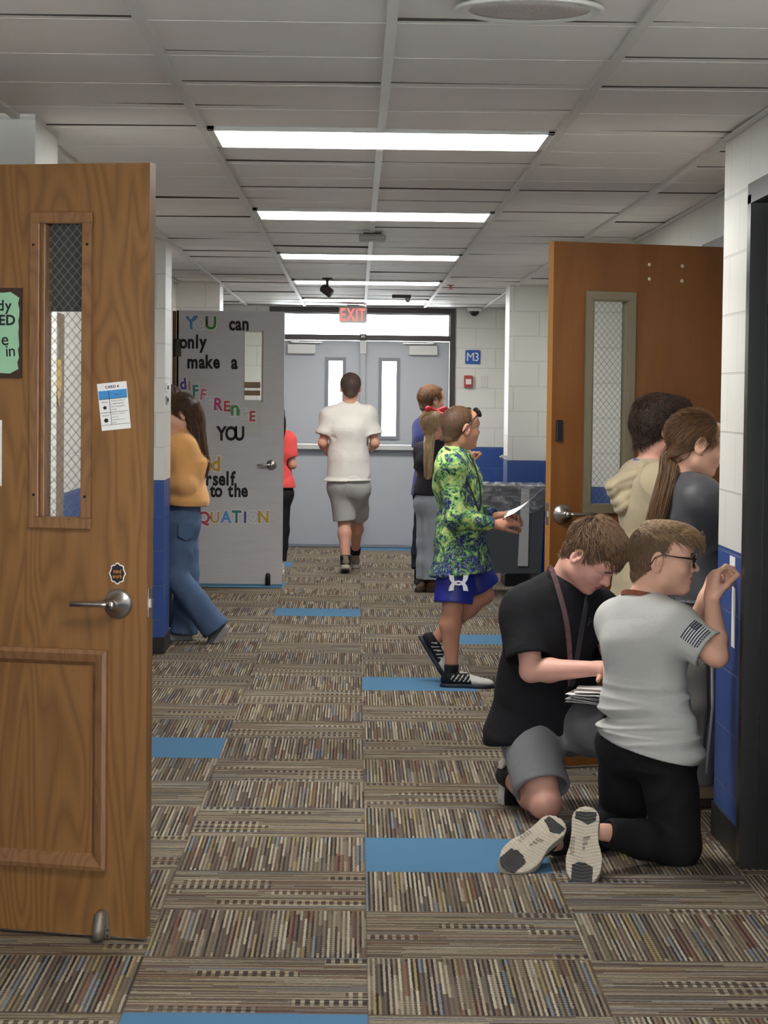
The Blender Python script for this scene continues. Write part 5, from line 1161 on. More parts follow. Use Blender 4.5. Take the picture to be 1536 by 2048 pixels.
def decal_flag(F, ctr, d, t, out, R):
    """dark striped flag print bent round the sleeve; long side across the arm"""
    mb = MB(); sz = .074; wd = .060; rr = R
    def pt(u, v, lf=.0): a = u/rr; return ctr+d*v+(out*math.cos(a)+t*math.sin(a))*(rr+lf)-F.base
    def patch(u0, v0, u1, v1, m, lf):
        n = 5; V = []; 
        for i in range(n+1):
            u = u0+(u1-u0)*i/n; V += [pt(u, v0, lf), pt(u, v1, lf)]
        mb.add(V, [(2*i, 2*i+1, 2*i+3, 2*i+2) for i in range(n)], m, True)
    for i in range(7):
        v0 = -wd/2+wd*i/6.5; patch(-sz/2, v0, sz/2, v0+wd/13, 0, .0060)
    for i in range(6):
        v0 = -wd/2+wd*(i+.5)/6.5; patch(-sz/2, v0, sz/2, v0+wd/13, 1, .0057)
    patch(-sz/2, -wd/2, -sz/2+.030, -wd/2+wd*.53, 0, .0066)
    for i in range(4):
        for j in range(3): patch(-sz/2+.003+i*.0065, -wd/2+.004+j*.009, -sz/2+.006+i*.0065, -wd/2+.007+j*.009, 1, .0070)
    for i in range(8): patch(-sz/2+.004+i*.0085, wd/2+.004, -sz/2+.010+i*.0085, wd/2+.009, 0, .006)
    mb.build('flag_print', [mat('flag_navy', (44, 46, 58), .8), mat('flag_white', (206, 206, 208), .8)], F.o, label='dark striped flag print on the sleeve')
def socket(F, an, kn, r, m, name='sock', l=.10):
    s = S(); d = nz(kn-an); s.cap(an-d*.045, an+d*l, r, r*1.08, .01, fb=True); return F.part(name, s, .005, m, lambda V: .0015*waves(V, 4, 60))
G_ = boy_grey()

# ---------- the boy in the black shirt, on one knee with papers on the other
def boy_black():
    F = Fig(dict(hc=(1182, 1112, 8.80), nb=(1126, 1172, 8.90), ch=(1112, 1250, 8.93), wa=(1094, 1352, 9.0), pe=(1092, 1428, 9.04), sl=(1196, 1222, 9.06), sr=(1050, 1218, 8.86), el=(1228, 1322, 8.88), er=(1062, 1342, 8.76), wl=(1228, 1336, 8.68), wr=(1196, 1337, 8.64),
        hl=(1132, 1446, 9.09), hr=(1056, 1440, 9.0), kl=(1242, 1462, 8.72), kr=(1090, 1606, 8.78), al=(1234, 1612, 8.62), ar=(1022, 1556, 9.12)), (.60, -.36, -.71), (.60, -.42, .68), 1.08, 1.06)
    J = F.J; F.body(chub=1.08, mouth=0.)
    hand_shapes(F.S, J['wr'], J['er'], (.95, -.25, -.02), (.1, .05, -1), -1, (.5, .6, .6, .6), (.5, .5), 1.05, .03)
    hand_shapes(F.S, J['wl'], J['el'], (-.1, -.95, .15), (0, -.1, -1), -1, (.5, .6, .6, .6), (.5, .5), 1.05, .03)
    F.build('boy in black t-shirt and grey shorts on one knee, looking down at papers', SKIN['rosy'], fmats((186, 108, 104), (84, 64, 50)), (J['wr']+(.09, -.03, 0), J['wl']+(0, -.09, 0)), .0023, .0065, .0028, eye_h=.35)
    bm = m_cloth('black_cotton', (27, 27, 30), 900, .85, .15, .25, 0, .05, .2)
    hem = W(1082, 1466, 9.05); hn = nz(np.array([.18, 0, -1.]))
    def dsp(V):
        low = np.clip((.75-V[:, 2])/.3, 0, 1); return .007*waves(V, 43, 13)*(.4+low)+.005*folds(V, 44, 20, (1, 1, .7))
    tee(F, .80, .018, hem, hn, (.068, .080), .062, name='t_shirt', m=bm, disp=dsp, res=.005, blouse=.02, dep=1.10)
    sm = m_cloth('grey_sport_cloth', (122, 121, 123), 700, .75, .08, .2, 0, 0, .25)
    def ds(V): return .005*folds(V, 51, 22, (1, 1, .6))+.004*waves(V, 52, 15)
    legs(F, (1., .84), (.106, .09, .096), .1, seated=True, name='shorts', m=sm, disp=ds, res=.0055)
    h = F.h; HM = m_hair('hair_brown', (52, 37, 28), (158, 124, 94)); HD = m_hair('hair_brown_under', (58, 42, 34), (96, 74, 58))
    ex = lambda s: (s.ell(h.p(0, .048, .080), np.array([.064, .044, .032])*h.s, h.R, .03*h.s), s.ell(h.p(0, -.01, .09), np.array([.066, .075, .036])*h.s, h.R, .03*h.s))
    cs = cap_shape(h, .007, ((.094, .066), (-.075, -.070)), extra=ex, nape=.014); V, Q = cs.mesh(.0032); P = Part().add(relax(V, Q, 1), Q, 1)
    p0, N, c = nape(h, 700, .004, 14); V, Q = strands(p0, flow(h, N, c, (0, -.075, .095)), N, .020, .0018, .35, .1, jit=.25); P.add(V, Q, 0)
    reg = lambda r, f, u: (u > .78*(f-.09)+.066-.004)
    V, Q = cs.mesh(.0035); p0, N = roots(relax(V, Q, 1), Q, 4600, 12); c = h.loc(p0); Lh = (.021+.023*np.clip((c[:, 2]-.0)/.09, 0, 1))*np.where(c[:, 1] > .04, .55, 1.); V, Q = strands(p0-N*.001, flow2(h, p0, N, (0, -.075, .095), h.d(.0, .35, -.15)), N, Lh, .0021, .60, .06, jit=.22); P.add(V, Q, 0)
    p0, N, c = scalp(h, 700, lambda r, f, u: (u > .055-.1*f) & (f > -.08), .018, 13); V, Q = strands(p0, flow(h, N, c, (0, -.075, .09), h.d(.0, .6, 0)), N, np.where(c[:, 1] > .03, .026, .042), .0022, .75, .15, jit=.35); P.add(V, Q, 0)
    P.build('hair', [HM, HD], F.o, F.base)
    # lanyard with a name badge on the front
    ax = F.side
    body = lambda px, py, Y: W(px, py, Y)
    rib = mat('floral_ribbon', (92, 66, 70), .7, 0, 70, .7)
    lanyard(F, None, .009, 'lanyard', rib, 'dark floral ribbon', [J['nb']+F.side*.02+np.array([-.03, .045, -.01]), J['nb']+F.side*.050+np.array([-.02, .01, -.005]), body(1101, 1134, 8.80), body(1120, 1190, 8.755), body(1134, 1250, 8.75), body(1140, 1320, 8.77), body(1140, 1372, 8.80)])
    lanyard(F, None, .009, 'lanyard', mat('dark_ribbon', (44, 42, 46), .7), None, [J['nb']-F.side*.05+np.array([-.02, .05, .035]), J['nb']-F.side*.065+np.array([.02, .0, .01]), body(1172, 1205, 8.76), body(1158, 1290, 8.75), body(1144, 1372, 8.80)])
    bd = MB(); c0 = body(1138, 1392, 8.80)-F.base; bd.box((-.022, -.004, -.032), (.022, 0, .032), 0, Frame((0, 0, 0), (-.5, .8, 0)).R, c0); b_ = bd.build('name_badge', BLACKP, F.o, bevel=.003, label='black name badge at the end of the lanyard')
    # chest mark
    emblem(F, body(1183, 1243, 8.77), nz(F.side)*-1, nz(J['nb']-J['ch']), .040, mat('faint_emblem', (40, 40, 44), .6), 'chest_emblem', .004)
    # shoes
    wh, bk = mat('white_rubber', (206, 202, 194), .6), m_cloth('black_mesh_shoe', (26, 26, 28), 600, .7, .3, .1)
    H = W(1010, 1516, 9.16); T = onz(1016, 1604, .0); T[1] = 9.20; T[0] = H[0]+.02; f = nz(T-H+np.array([0, 0.02, 0])); fr = Frame(H, f, (.35, -.93, -.1))
    shoe(F, fr, np.linalg.norm(T-H)+.045, 'shoe', [bk, wh], .028, False, None, None, BLACKP, .08, .0045, label='black shoe with a white rim', wide=1.15)
    socket(F, J['ar'], J['kr'], .043, mat('black_sock', (24, 24, 26), .9), l=.05)
    an = J['al']; f = nz((.62, -.78, 0)); fr = Frame(np.array([an[0], an[1], 0])-f*.06, f)
    shoe(F, fr, .26, 'shoe', [bk, wh], .028, False, None, None, BLACKP, .08, .005, wide=1.1); socket(F, J['al'], J['kl'], .043, mat('black_sock', (24, 24, 26), .9), l=.08)
    # papers on his raised thigh
    k0 = W(1197, 1398, 8.69); k0[2] = .4545; rg = random.Random(4)
    for i in range(6):
        mb = MB(); a = .10*rg.uniform(-1, 1)-.25; R = np.array([[math.cos(a), -math.sin(a), 0], [math.sin(a), math.cos(a), 0], [0, 0, 1]])
        n = 6; V = []; w_, l_ = .108, .105
        for lf in (0, .0016):
            for iy in range(2):
                for ix in range(n+1): x_ = -w_+2*w_*ix/n; V.append(R@np.array([x_, (-l_, l_)[iy], lf+.003*math.sin(ix*.9+i)-.012*(ix/n-.5)]))
        m_ = n+1; Fc = []
        for ix in range(n): Fc += [(ix, m_+ix, m_+ix+1, ix+1), (2*m_+ix, 2*m_+ix+1, 3*m_+ix+1, 3*m_+ix), (ix, ix+1, 2*m_+ix+1, 2*m_+ix), (m_+ix, 3*m_+ix, 3*m_+ix+1, m_+ix+1)]
        Fc += [(0, 2*m_, 3*m_, m_), (n, m_+n, 3*m_+n, 2*m_+n)]; mb.add(V, Fc)
        z = .0075*i
        mb.build('paper_sheet', PAPERW if i > 3 else mat('paper_grey', (198, 196, 196), .8), None, loc=tuple(k0+np.array([.012*rg.uniform(-1, 1)+.02, .01*rg.uniform(-1, 1), z])), label=('topmost white sheet under the writing hand of the kneeling boy in black', 'folded sheet within the paper stack on the thigh of the boy in black')[i < 5], cat='paper', group='papers on the knee of the boy in black')
    return F
def emblem(F, c, ex, ey, sz, m, name, lift=.004, parent=None, label=None):
    """interlocked two-arc sports mark"""
    mb = MB(); n = np.cross(ex, ey); O_ = [(-.52, .50), (-.47, .22), (-.36, .02), (-.20, -.11), (0, -.155)]; I_ = [(-.25, .46), (-.23, .22), (-.18, .07), (-.10, -.02), (0, -.055)]
    for sg in (1, -1):
        P_ = [(x, y*sg) for x, y in O_]+[(-x, y*sg) for x, y in O_[-2::-1]]; Q_ = [(x, y*sg) for x, y in I_]+[(-x, y*sg) for x, y in I_[-2::-1]]; V = []
        for (a, b) in zip(P_, Q_): V += [c+ex*a[0]*sz+ey*a[1]*sz*.85+n*(lift+.0004*sg)-F.base, c+ex*b[0]*sz+ey*b[1]*sz*.85+n*lift-F.base]
        V += [v-n*.0015 for v in V]; k = len(P_); Fc = []
        for i in range(k-1): Fc += [(2*i, 2*i+2, 2*i+3, 2*i+1), (2*k+2*i, 2*k+2*i+1, 2*k+2*i+3, 2*k+2*i+2), (2*i, 2*k+2*i, 2*k+2*i+2, 2*i+2), (2*i+1, 2*i+3, 2*k+2*i+3, 2*k+2*i+1)]
        mb.add(V, Fc)
    return mb.build(name, m, parent or F.o, label=label)
B_ = boy_black()
# ---------- hair for girls and shared builders
def tail_curve(F, pts, r0, r1, m, P=None, n=420, seed=5, th=.0014, mi=0, flat=1., nrm=None, wav=.25):
    """a hanging bundle of hair along pts"""
    pts = [np.array(p) for p in pts]; s = S(); k = len(pts)-1; rr = [r0+(r1-r0)*(i/k)**1.2 for i in range(k+1)]; mid = max(rr)
    s.chain(pts, [q*.74 for q in rr], .012, n=nrm, w=flat); V, Q = s.mesh(.005); P.add(relax(V, Q, 1), Q, 1)
    rg = np.random.default_rng(seed); D = np.array(pts); seg = 14; u = np.linspace(0, k, seg+1); C = np.stack([np.interp(u, np.arange(k+1), D[:, i]) for i in range(3)], 1); R = np.interp(u, np.arange(k+1), rr)
    for _ in range(2): C[1:-1] = (C[:-2]+2*C[1:-1]+C[2:])/4
    T = np.gradient(C, axis=0); T /= np.linalg.norm(T, axis=1, keepdims=True); h_ = np.array([0, 1., 0]) if nrm is None else np.asarray(nrm, float); E1 = h_-T*(T@h_)[:, None]; E1 /= np.linalg.norm(E1, axis=1, keepdims=True); E2 = np.cross(T, E1)
    a = rg.uniform(0, 6.283, n); rad = np.sqrt(rg.uniform(.5, 1.12, n)); tl = rg.uniform(.75, 1.06, n); Vs = np.zeros((n, seg+1, 3, 3)); ph = rg.uniform(0, 6.3, n)
    for i in range(seg+1):
        t = i/seg; aa = a+.22*np.sin(ph+3.5*t*6.28*.25); q = rad*R[i]*(1+.10*np.sin(ph*2+7*t)*wav*4)
        c = C[i]+np.outer(np.cos(aa)*q*(flat if nrm is not None else 1), E1[i])+np.outer(np.sin(aa)*q, E2[i]); c = c-T[i]*((1-tl)*t*t*.10)[:, None]; o_ = nz_rows(c-C[i]); sd = np.cross(T[i], o_); wd_ = th*(1-.75*t**3)
        for j in range(3): b_ = 2.09*j; Vs[:, i, j] = c+(sd*math.cos(b_)+o_*math.sin(b_))*wd_
    b = (np.arange(n)*(seg+1)*3)[:, None]; Qs = [np.concatenate([b+i*3+j, b+i*3+(j+1) % 3, b+(i+1)*3+(j+1) % 3, b+(i+1)*3+j], 1) for i in range(seg) for j in range(3)]
    P.add(Vs.reshape(-1, 3), np.concatenate(Qs), mi)
def nz_rows(a): return a/(np.linalg.norm(a, axis=1, keepdims=True)+1e-9)
def pulled_cap(F, base, HM, P, line=((.090, .056), (-.07, -.085)), t=.006, n=2400, seed=8, th=.0010, extra=None):
    """smooth hair drawn back to base (a world point)"""
    h = F.h; cs = cap_shape(h, t, line, extra=extra); V, Q = cs.mesh(.0035); P.add(relax(V, Q, 1), Q, 1)
    q0, N, c = nape(h, 500, t-.001, seed+50); D = base-q0; V, Q = strands(q0, nz_rows(D-N*(D*N).sum(1, keepdims=True)), N, .035, th, .15, 0, jit=.1); P.add(V, Q, 0)
    (f0, u0), (f1_, u1) = line; sl = (u1-u0)/(f1_-f0)
    p0, N, c = scalp(h, n, lambda r, f, u: (u > sl*(f-f0)+u0) & ~((np.abs(r) > .045) & (np.abs(f+.008) < .034) & (u < .034)), t+.001, seed); D = base-p0; L = np.linalg.norm(D, axis=1); D = D-N*(D*N).sum(1, keepdims=True); D = nz_rows(D); V, Q = strands(p0, D, N, np.minimum(L*.8, .06), th, .12, 0, jit=.06); P.add(V, Q, 0)
def simple_hands(F, dl, dr, pl, pr, cl=(.6,)*4, cr_=(.6,)*4, sc_=1., sl=1, sr_=-1):
    hand_shapes(F.S, F.J['wl'], F.J['el'], dl, pl, sl, cl, (.5, .5), sc_); hand_shapes(F.S, F.J['wr'], F.J['er'], dr, pr, sr_, cr_, (.5, .5), sc_)
    return (F.J['wl']+nz(dl)*.08, F.J['wr']+nz(dr)*.08)
def walk_shoe(F, an, dirn, L, mats, toe_down=0., side=None, high=.075, laces=BLACKP, wide=1.08, name='shoe', label=None, lift=None, res=.005, sole=.026, mi_up=None):
    """shoe under an ankle joint; toe_down tilts the heel up"""
    d = nz(np.array([dirn[0], dirn[1], 0.])); c, s_ = math.cos(toe_down), math.sin(toe_down); f = d*c-np.array([0, 0, 1.])*s_; u = d*s_+np.array([0, 0, 1.])*c; z = an[2]-.085*c if lift is None else lift
    o = np.array(an)-f*.20*L-u*.085
    if toe_down == 0: o[2] = 0.
    return shoe(F, Frame(o, f, u), L, name, mats, sole, False, mi_up, None, laces, high, res, label, wide)

# ---------- the girl with the ponytail in the recess
def girl_grey():
    F = Fig(dict(hc=(1394, 889, 9.20), nb=(1372, 966, 9.22), ch=(1384, 1040, 9.22), wa=(1388, 1130, 9.22), pe=(1388, 1222, 9.22), sl=(1362, 992, 9.37), sr=(1404, 998, 9.08), el=(1400, 1088, 9.42), er=(1452, 1080, 9.10), wl=(1452, 1010, 9.40), wr=(1488, 1012, 9.20),
        hl=(1380, 1232, 9.30), hr=(1394, 1232, 9.14), kl=(1390, 1405, 9.30), kr=(1398, 1408, 9.14), al=(1380, 1566, 9.30), ar=(1388, 1572, 9.16)), (.95, .20, -.22), (.22, .04, 1), .95, 1.02)
    J = F.J; F.body(chub=1.05, jaw=.9, lg=.8)
    hs = simple_hands(F, (.6, .1, .75), (.5, .2, .75), (.8, 0, -.6), (.8, .2, -.6), (.5,)*4, (.5,)*4, .9)
    F.build('girl with a long brown ponytail in a dark grey shirt reading in the wall recess', SKIN['fair'], fmats((190, 118, 110), (80, 58, 46)), hs, .0024, .0065, .003)
    ath = m_cloth('charcoal_sport_shirt', (66, 66, 70), 900, .5, .06, .35, .1, 0, .35)
    hem = W(1388, 1200, 9.22); d_ = wr_fn((61, 15, .006, (.8, .8, 1.1), 'w'), (62, 20, .006, (1, 1, 1.2), 'f'))
    tee(F, 1., .016, hem, (.0, 0, -1.), (.062, .070), .058, name='t_shirt', m=ath, disp=d_, res=.0055, blouse=.022, dep=1.08)
    jg = m_cloth('grey_sweat_cloth', (126, 120, 114), 700, .9, .12, .3, .1, .12, .15)
    legs(F, (1.94, 1.94), (.108, .092, .066), .45, inf=.004, name='sweatpants', m=jg, disp=wr_fn((63, 12, .007, None, 'w'), (64, 20, .005, (1, 1, .6), 'f')), res=.006)
    for i in range(2):
        n_ = np.array([.1, -1., 0]); a = J['hr']+np.array([.01+.018*i, 0, 0]); b = J['kr']+np.array([.01+.018*i, 0, 0]); c_ = J['ar']+np.array([.01+.018*i, 0, .06])
        mb = MB(); P_ = [a+n_*.107+(0, 0, .02), a*.6+b*.4+n_*.104, b+n_*.094, b*.5+c_*.5+n_*.082, c_+n_*.068]; mb.tube([p-F.base for p in P_], .006, 6, flat=.5, fn=(0, 1, 0)); mb.build('side_stripe', mat('stripe_white', (206, 204, 200), .8) if i else mat('stripe_dark', (58, 58, 62), .8), F.o, label='stripe down the side of the sweatpants')
    tan_ = m_cloth('tan_suede', (166, 142, 112), 300, .9, .2, .1); fu = mat('brown_sole', (66, 52, 40), .7)
    for a in 'lr': walk_shoe(F, J['a'+a], (1, .06, 0), .25, [tan_, fu], high=.09, laces=None, wide=1.15, label='tan suede slip-on shoe', name='shoe')
    h = F.h; HM = [m_hair('hair_ponytail_brown', (50, 35, 24), (140, 104, 72), .4), m_hair('hair_ponytail_base', (62, 44, 30), (88, 64, 44), .5)]; base = W(1347, 905, 9.22); P = Part()
    pulled_cap(F, base, HM, P, ((.086, .050), (-.075, -.062)), .007, 2600, 21, .0011)
    tail_curve(F, [base+(.012, 0, .004), base+(-.012, 0, -.02), W(1340, 945, 9.17), W(1322, 1000, 9.13), W(1306, 1060, 9.11), W(1294, 1120, 9.10)], .030, .022, HM, P, 520, 22, .0013, 0, 1.35, (1, 0, .3)); P.build('hair', HM, F.o, F.base)
    mb = MB(); ax = nz(np.array([-.6, 0, -.6])); mb.lathe([(.020, -.014), (.028, -.010), (.030, 0), (.028, .010), (.020, .014)], base+(-.002, 0, 0)-F.base, ax, 18); mb.build('hair_tie', BLACKP, F.o)
    p = h.p(.081, .0, -.036); MB().lathe([(.001, -.003), (.0055, -.001), (.0055, .001), (.001, .003)], p-F.base, h.r, 12).build('earring', mat('gold', (220, 190, 140), .25, .9), F.o)
    lanyard(F, [(.045, .055, -.015), (.062, .0, .006), (.046, -.046, .022), (0, -.064, .028), (-.046, -.046, .022), (-.062, .0, .006)], .003, 'necklace', mat('tan_cord', (104, 80, 52), .7), None, None, .004)
    return F
# ---------- the boy in the hoodie
def boy_hoodie():
    F = Fig(dict(hc=(1322, 856, 9.73), nb=(1302, 938, 9.73), ch=(1302, 1015, 9.73), wa=(1293, 1120, 9.73), pe=(1290, 1205, 9.73), sl=(1280, 960, 9.91), sr=(1322, 966, 9.57), el=(1312, 1085, 9.93), er=(1348, 1085, 9.55), wl=(1376, 1060, 9.85), wr=(1408, 1052, 9.63),
        hl=(1298, 1215, 9.82), hr=(1310, 1215, 9.64), kl=(1300, 1385, 9.81), kr=(1312, 1385, 9.66), al=(1294, 1538, 9.81), ar=(1306, 1542, 9.67)), (.95, .30, -.05), (.05, 0, 1), 1.0, 1.04)
    J = F.J; F.body(jaw=1., lg=.8); hs = simple_hands(F, (.9, .1, .3), (.9, .1, .3), (.2, 0, -1), (.2, 0, -1), sc_=.95)
    F.build('boy with thick dark hair in a tan hoodie facing the recess wall', SKIN['rosy'], fmats((190, 118, 110), (50, 38, 32)), hs, .0024, .0075, .0032)
    hd = m_cloth('tan_fleece', (174, 160, 132), 500, .95, .10, .3, .2, .06, .1)
    hem = W(1288, 1216, 9.73)
    tee(F, 1., .022, hem, (0, 0, -1), (.068, .064), .064, True, .94, 1.05, (1, 1), 'hoodie', hd, wr_fn((71, 13, .007, None, 'w'), (72, 19, .006, (1, 1, .7), 'f')), .006, .005, .03)
    s = S(); n = np.array([.1, 1., 0]); Yh = 9.74; A_, B_2, C_2 = W(1280, 940, Yh), W(1226, 974, Yh), W(1246, 1018, Yh)
    s.cap(A_, B_2, .046, .024, .02, n=n, w=3.2); s.cap(B_2, C_2, .026, .032, .02, n=n, w=3.0); s.cap(W(1266, 965, Yh), W(1254, 1004, Yh), .042, .040, .02, n=n, w=2.7)
    for q in (-1, 1): s.cap(W(1280, 944, Yh)+F.side*q*.09, W(1318, 952, Yh)+F.side*q*.10+np.array([.02, 0, -.02]), .036, .024, .03); s.cap(W(1318, 952, Yh)+F.side*q*.10, W(1340, 985, Yh)+F.side*q*.075, .026, .018, .02)
    s.ell(J['nb']+np.array([.01, 0, .03]), (.066, .070, .06), None, .012, 's')
    ax_ = nz(B_2-A_); pr_ = np.cross(ax_, np.array([0, 1., 0]))
    def dh(V): t = (V-A_)@pr_; u = (V-A_)@ax_; return .0055*np.abs(np.sin(t*95+2.2*np.sin(u*14)+5*V[:, 1]))-.002+.004*waves(V, 75, 22)
    F.part('hood', s, .0055, hd, dh)
    legs(F, (1.95, 1.95), (.106, .078, .066), .2, name='trousers', m=m_cloth('dark_olive_twill', (58, 52, 46), 700, .85, .1, .2), disp=wr_fn((73, 14, .006, None, 'w')), res=.0075)
    for a in 'lr': walk_shoe(F, J['a'+a], (1, .1, 0), .27, [m_cloth('dark_canvas', (40, 38, 38), 400), WHITEPL], high=.08, res=.006)
    h = F.h; HM = m_hair('hair_dark_brown', (24, 17, 14), (84, 62, 50)); ex = lambda s: (s.ell(h.p(0, -.005, .082), np.array([.076, .094, .042])*h.s, h.R, .03*h.s), s.ell(h.p(0, .062, .085), np.array([.06, .04, .032])*h.s, h.R, .03*h.s), s.ell(h.p(0, -.06, .02), np.array([.066, .055, .06])*h.s, h.R, .03*h.s))
    cs = cap_shape(h, .009, ((.096, .054), (-.075, -.062)), extra=ex); V, Q = cs.mesh(.004); P = Part().add(relax(V, Q, 1)+normals(V, Q)*(.004*waves(V, 77, 60))[:, None], Q, 1)
    p0, N = roots(V, Q, 3600, 31); V, Q = strands(p0-N*.002, flow2(h, p0, N, (0, -.05, .1), h.d(0, .5, -.1)), N, .032, .0021, .55, .1, curl=.25, jit=.7); P.add(V, Q, 0); p0, N, c = nape(h, 600, .004, 34); V, Q = strands(p0, flow(h, N, c, (0, -.05, .1)), N, .018, .0018, .4, .1, jit=.4); P.add(V, Q, 0); P.build('hair', [HM, m_hair('hair_dark_base', (30, 22, 18), (44, 32, 27))], F.o, F.base)
    lanyard(F, [(.040, .060, -.02), (.060, .0, .012), (.046, -.050, .030), (0, -.068, .036), (-.046, -.050, .030), (-.060, .0, .012)], .007, 'lanyard', mat('blue_white_ribbon', (92, 100, 150), .6, 0, 90, .7), 'blue and white ribbon'); return F
C_, D_ = girl_grey(), boy_hoodie()
# ---------- the walking boy in the patterned shirt
def m_splash():
    t = NT('lime_navy_splash'); o = t.obj(); n = t.noise(o, 11, 3, .55, 1.6); n2 = t.noise(t.mapv(o, (1, 1, 1), (0, 0, 0), (3, 1, 7)), 24, 3, .6, 2.2); z = t.sep(o)[2]
    f = t.M('ADD', t.M('MULTIPLY', n, .75), t.M('MULTIPLY', n2, .45)); f = t.M('ADD', f, t.M('MULTIPLY_ADD', t.M('SUBTRACT', z, .95), .16, -.035))
    c = t.ramp(f, [(0, lin((24, 34, 70))), (.44, lin((34, 58, 118))), (.50, lin((20, 36, 46))), (.545, lin((70, 124, 62))), (.60, lin((134, 178, 96))), (.66, lin((180, 196, 112))), (.71, lin((206, 200, 120))), (.76, lin((100, 164, 90))), (.82, lin((36, 62, 124)))], 'CONSTANT')
    ridge = t.M('LESS_THAN', t.M('ABSOLUTE', t.M('SUBTRACT', n2, .5)), .012); c = t.mix(t.M('MULTIPLY', ridge, .75), c, lin((196, 206, 190)))
    t.bump(t.noise(o, 24, 3), .3, .004); return t.set(c, .7, 0, .25)
def boy_splash():
    F = Fig(dict(hc=(921, 857, 13.0), nb=(905, 912, 13.0), ch=(914, 965, 13.0), wa=(922, 1040, 13.0), pe=(924, 1105, 13.0), sl=(916, 934, 13.17), sr=(900, 936, 12.84), el=(944, 1026, 13.22), er=(912, 1036, 12.80), wl=(996, 1034, 13.12), wr=(994, 1050, 12.86),
        hl=(928, 1112, 13.09), hr=(914, 1114, 12.91), kl=(968, 1188, 13.12), kr=(906, 1216, 12.89), al=(874, 1276, 13.13), ar=(903, 1324, 12.90)), (.86, .50, .02), (.02, 0, 1), .98, 1.02)
    J = F.J; F.body(); hs = simple_hands(F, (.95, -.2, .2), (.95, .15, .25), (.2, -.5, -.8), (.1, .6, -.7), (.5, .6, .7, .7), (.55, .65, .7, .7), .95)
    F.build('boy in lime and navy patterned shirt and blue shorts walking with a paper', SKIN['tan'], fmats((176, 104, 96), (92, 68, 50)), hs, .0026, .0075, .0032)
    hem = W(924, 1146, 13.0); hn = nz((.12, 0, -1)); sp = m_splash()
    tee(F, 1., .022, hem, hn, (.060, .060), .060, True, .98, 1.0, (1, 1), 'long_sleeve_shirt', sp, wr_fn((81, 12, .008, None, 'w'), (82, 18, .006, (1, 1, .8), 'f')),   .0062, .018, .045)
    bl = m_cloth('royal_blue_sport_cloth', (36, 44, 140), 700, .42, .08, .3, 0, 0, .5)
    legs(F, (.84, .90), (.098, .09, .102), -.15, name='shorts', m=bl, disp=wr_fn((83, 13, .006, None, 'w'), (84, 20, .006, (1, 1, .5), 'f')), res=.006, dep=.80)
    emblem(F, W(917, 1166, 12.765), np.array([1., 0, 0]), np.array([0, 0, 1.]), .10, mat('emblem_white', (220, 222, 228), .6), 'shorts_emblem', .0, label='white sports emblem on the shorts')
    h = F.h; HM = m_hair('hair_buzz_brown', (64, 46, 34), (142, 108, 80)); cs = cap_shape(h, .004, ((.092, .048), (-.075, -.066))); V, Q = cs.mesh(.0035); P = Part().add(relax(V, Q, 1), Q, 1)
    p0, N, c = nape(h, 1100, .003, 44); V, Q = strands(p0, flow(h, N, c, (0, -.06, .1)), N, .009, .0010, .8, seg=2, jit=.4); P.add(V, Q, 0)
    p0, N, c = scalp(h, 5200, lambda r, f, u: (u > .70*(f-.09)+.046), .003, 41); V, Q = strands(p0, flow(h, N, c, (0, -.06, .1)), N, .011, .0010, .9, seg=2, jit=.4); P.add(V, Q, 0); P.build('hair', [HM, m_hair('hair_buzz_base', (78, 58, 44), (104, 80, 62))], F.o, F.base)
    mb = MB()   # sunglasses pushed up on the head
    for q in (-1, 1):
        C0 = np.array([q*.036, .086, .084]); ring_ = [h.p(C0[0]+.030*math.cos(a), C0[1]-.55*.022*math.sin(a)-.006*abs(math.cos(a))*abs(q), C0[2]+.022*math.sin(a)) for a in np.linspace(0, 6.283, 17)]; mb.tube(ring_, .0042, 7); mb.add([p for p in ring_[:-1]], [tuple(range(16))])
        mb.tube([h.p(q*.066, .080, .086), h.p(q*.080, .045, .064), h.p(q*.0835, .01, .030), h.p(q*.084, -.02, .006), h.p(q*.081, -.036, -.022)], [.006, .005, .0042, .004, .0045], 7, flat=.5, fn=h.u)
    for i in range(len(mb.v)): mb.v[i] = mb.v[i]-F.base
    mb.build('sunglasses', mat('dark_sunglasses', (30, 28, 34), .2), F.o, label='dark sunglasses pushed up on the head')
    cord = mat('black_cord', (26, 30, 28), .8)
    lanyard(F, None, .0035, 'lanyard_cord', cord, None, [J['nb']+np.array([-.05, .03, .035]), W(896, 897, 12.88), W(910, 915, 12.83), W(926, 945, 12.82), W(944, 985, 12.815), W(957, 1022, 12.815)], .006)
    lanyard(F, None, .0035, 'lanyard_cord', cord, None, [W(938, 910, 12.92), W(950, 935, 12.86), W(958, 965, 12.84), W(961, 1000, 12.82), W(957, 1022, 12.815)], .006)
    bk = m_cloth('black_runner', (28, 28, 30), 500, .6, .3, .1); whs = mat('white_synthetic', (204, 200, 192), .5); out = mat('blue_black_sole', (26, 32, 50), .5)
    mi = lambda c: np.where(((((c[:, 1]-.7*c[:, 2]) % .085) < .022) & (c[:, 2] > .12) & (c[:, 2] < .25) & (c[:, 1] > .2)) | (c[:, 1] > .52+.35*np.maximum(0, .30-c[:, 2])) | ((c[:, 1] > .36) & (c[:, 2] > .27)), 1, 0)
    def two_tone(o): pass
    walk_shoe(F, J['ar'], (.98, -.14), .285, [[bk, whs], out], 0, high=.050, sole=.014, laces=mat('white_lace', (214, 212, 206), .8), label='black running shoe with white toe', mi_up=mi, res=.0045)
    walk_shoe(F, J['al'], (.60, .05), .285, [[bk, whs], out], 1.02, high=.050, sole=.014, laces=mat('white_lace', (214, 212, 206), .8), label='black running shoe with lifted heel', mi_up=mi, res=.0045)
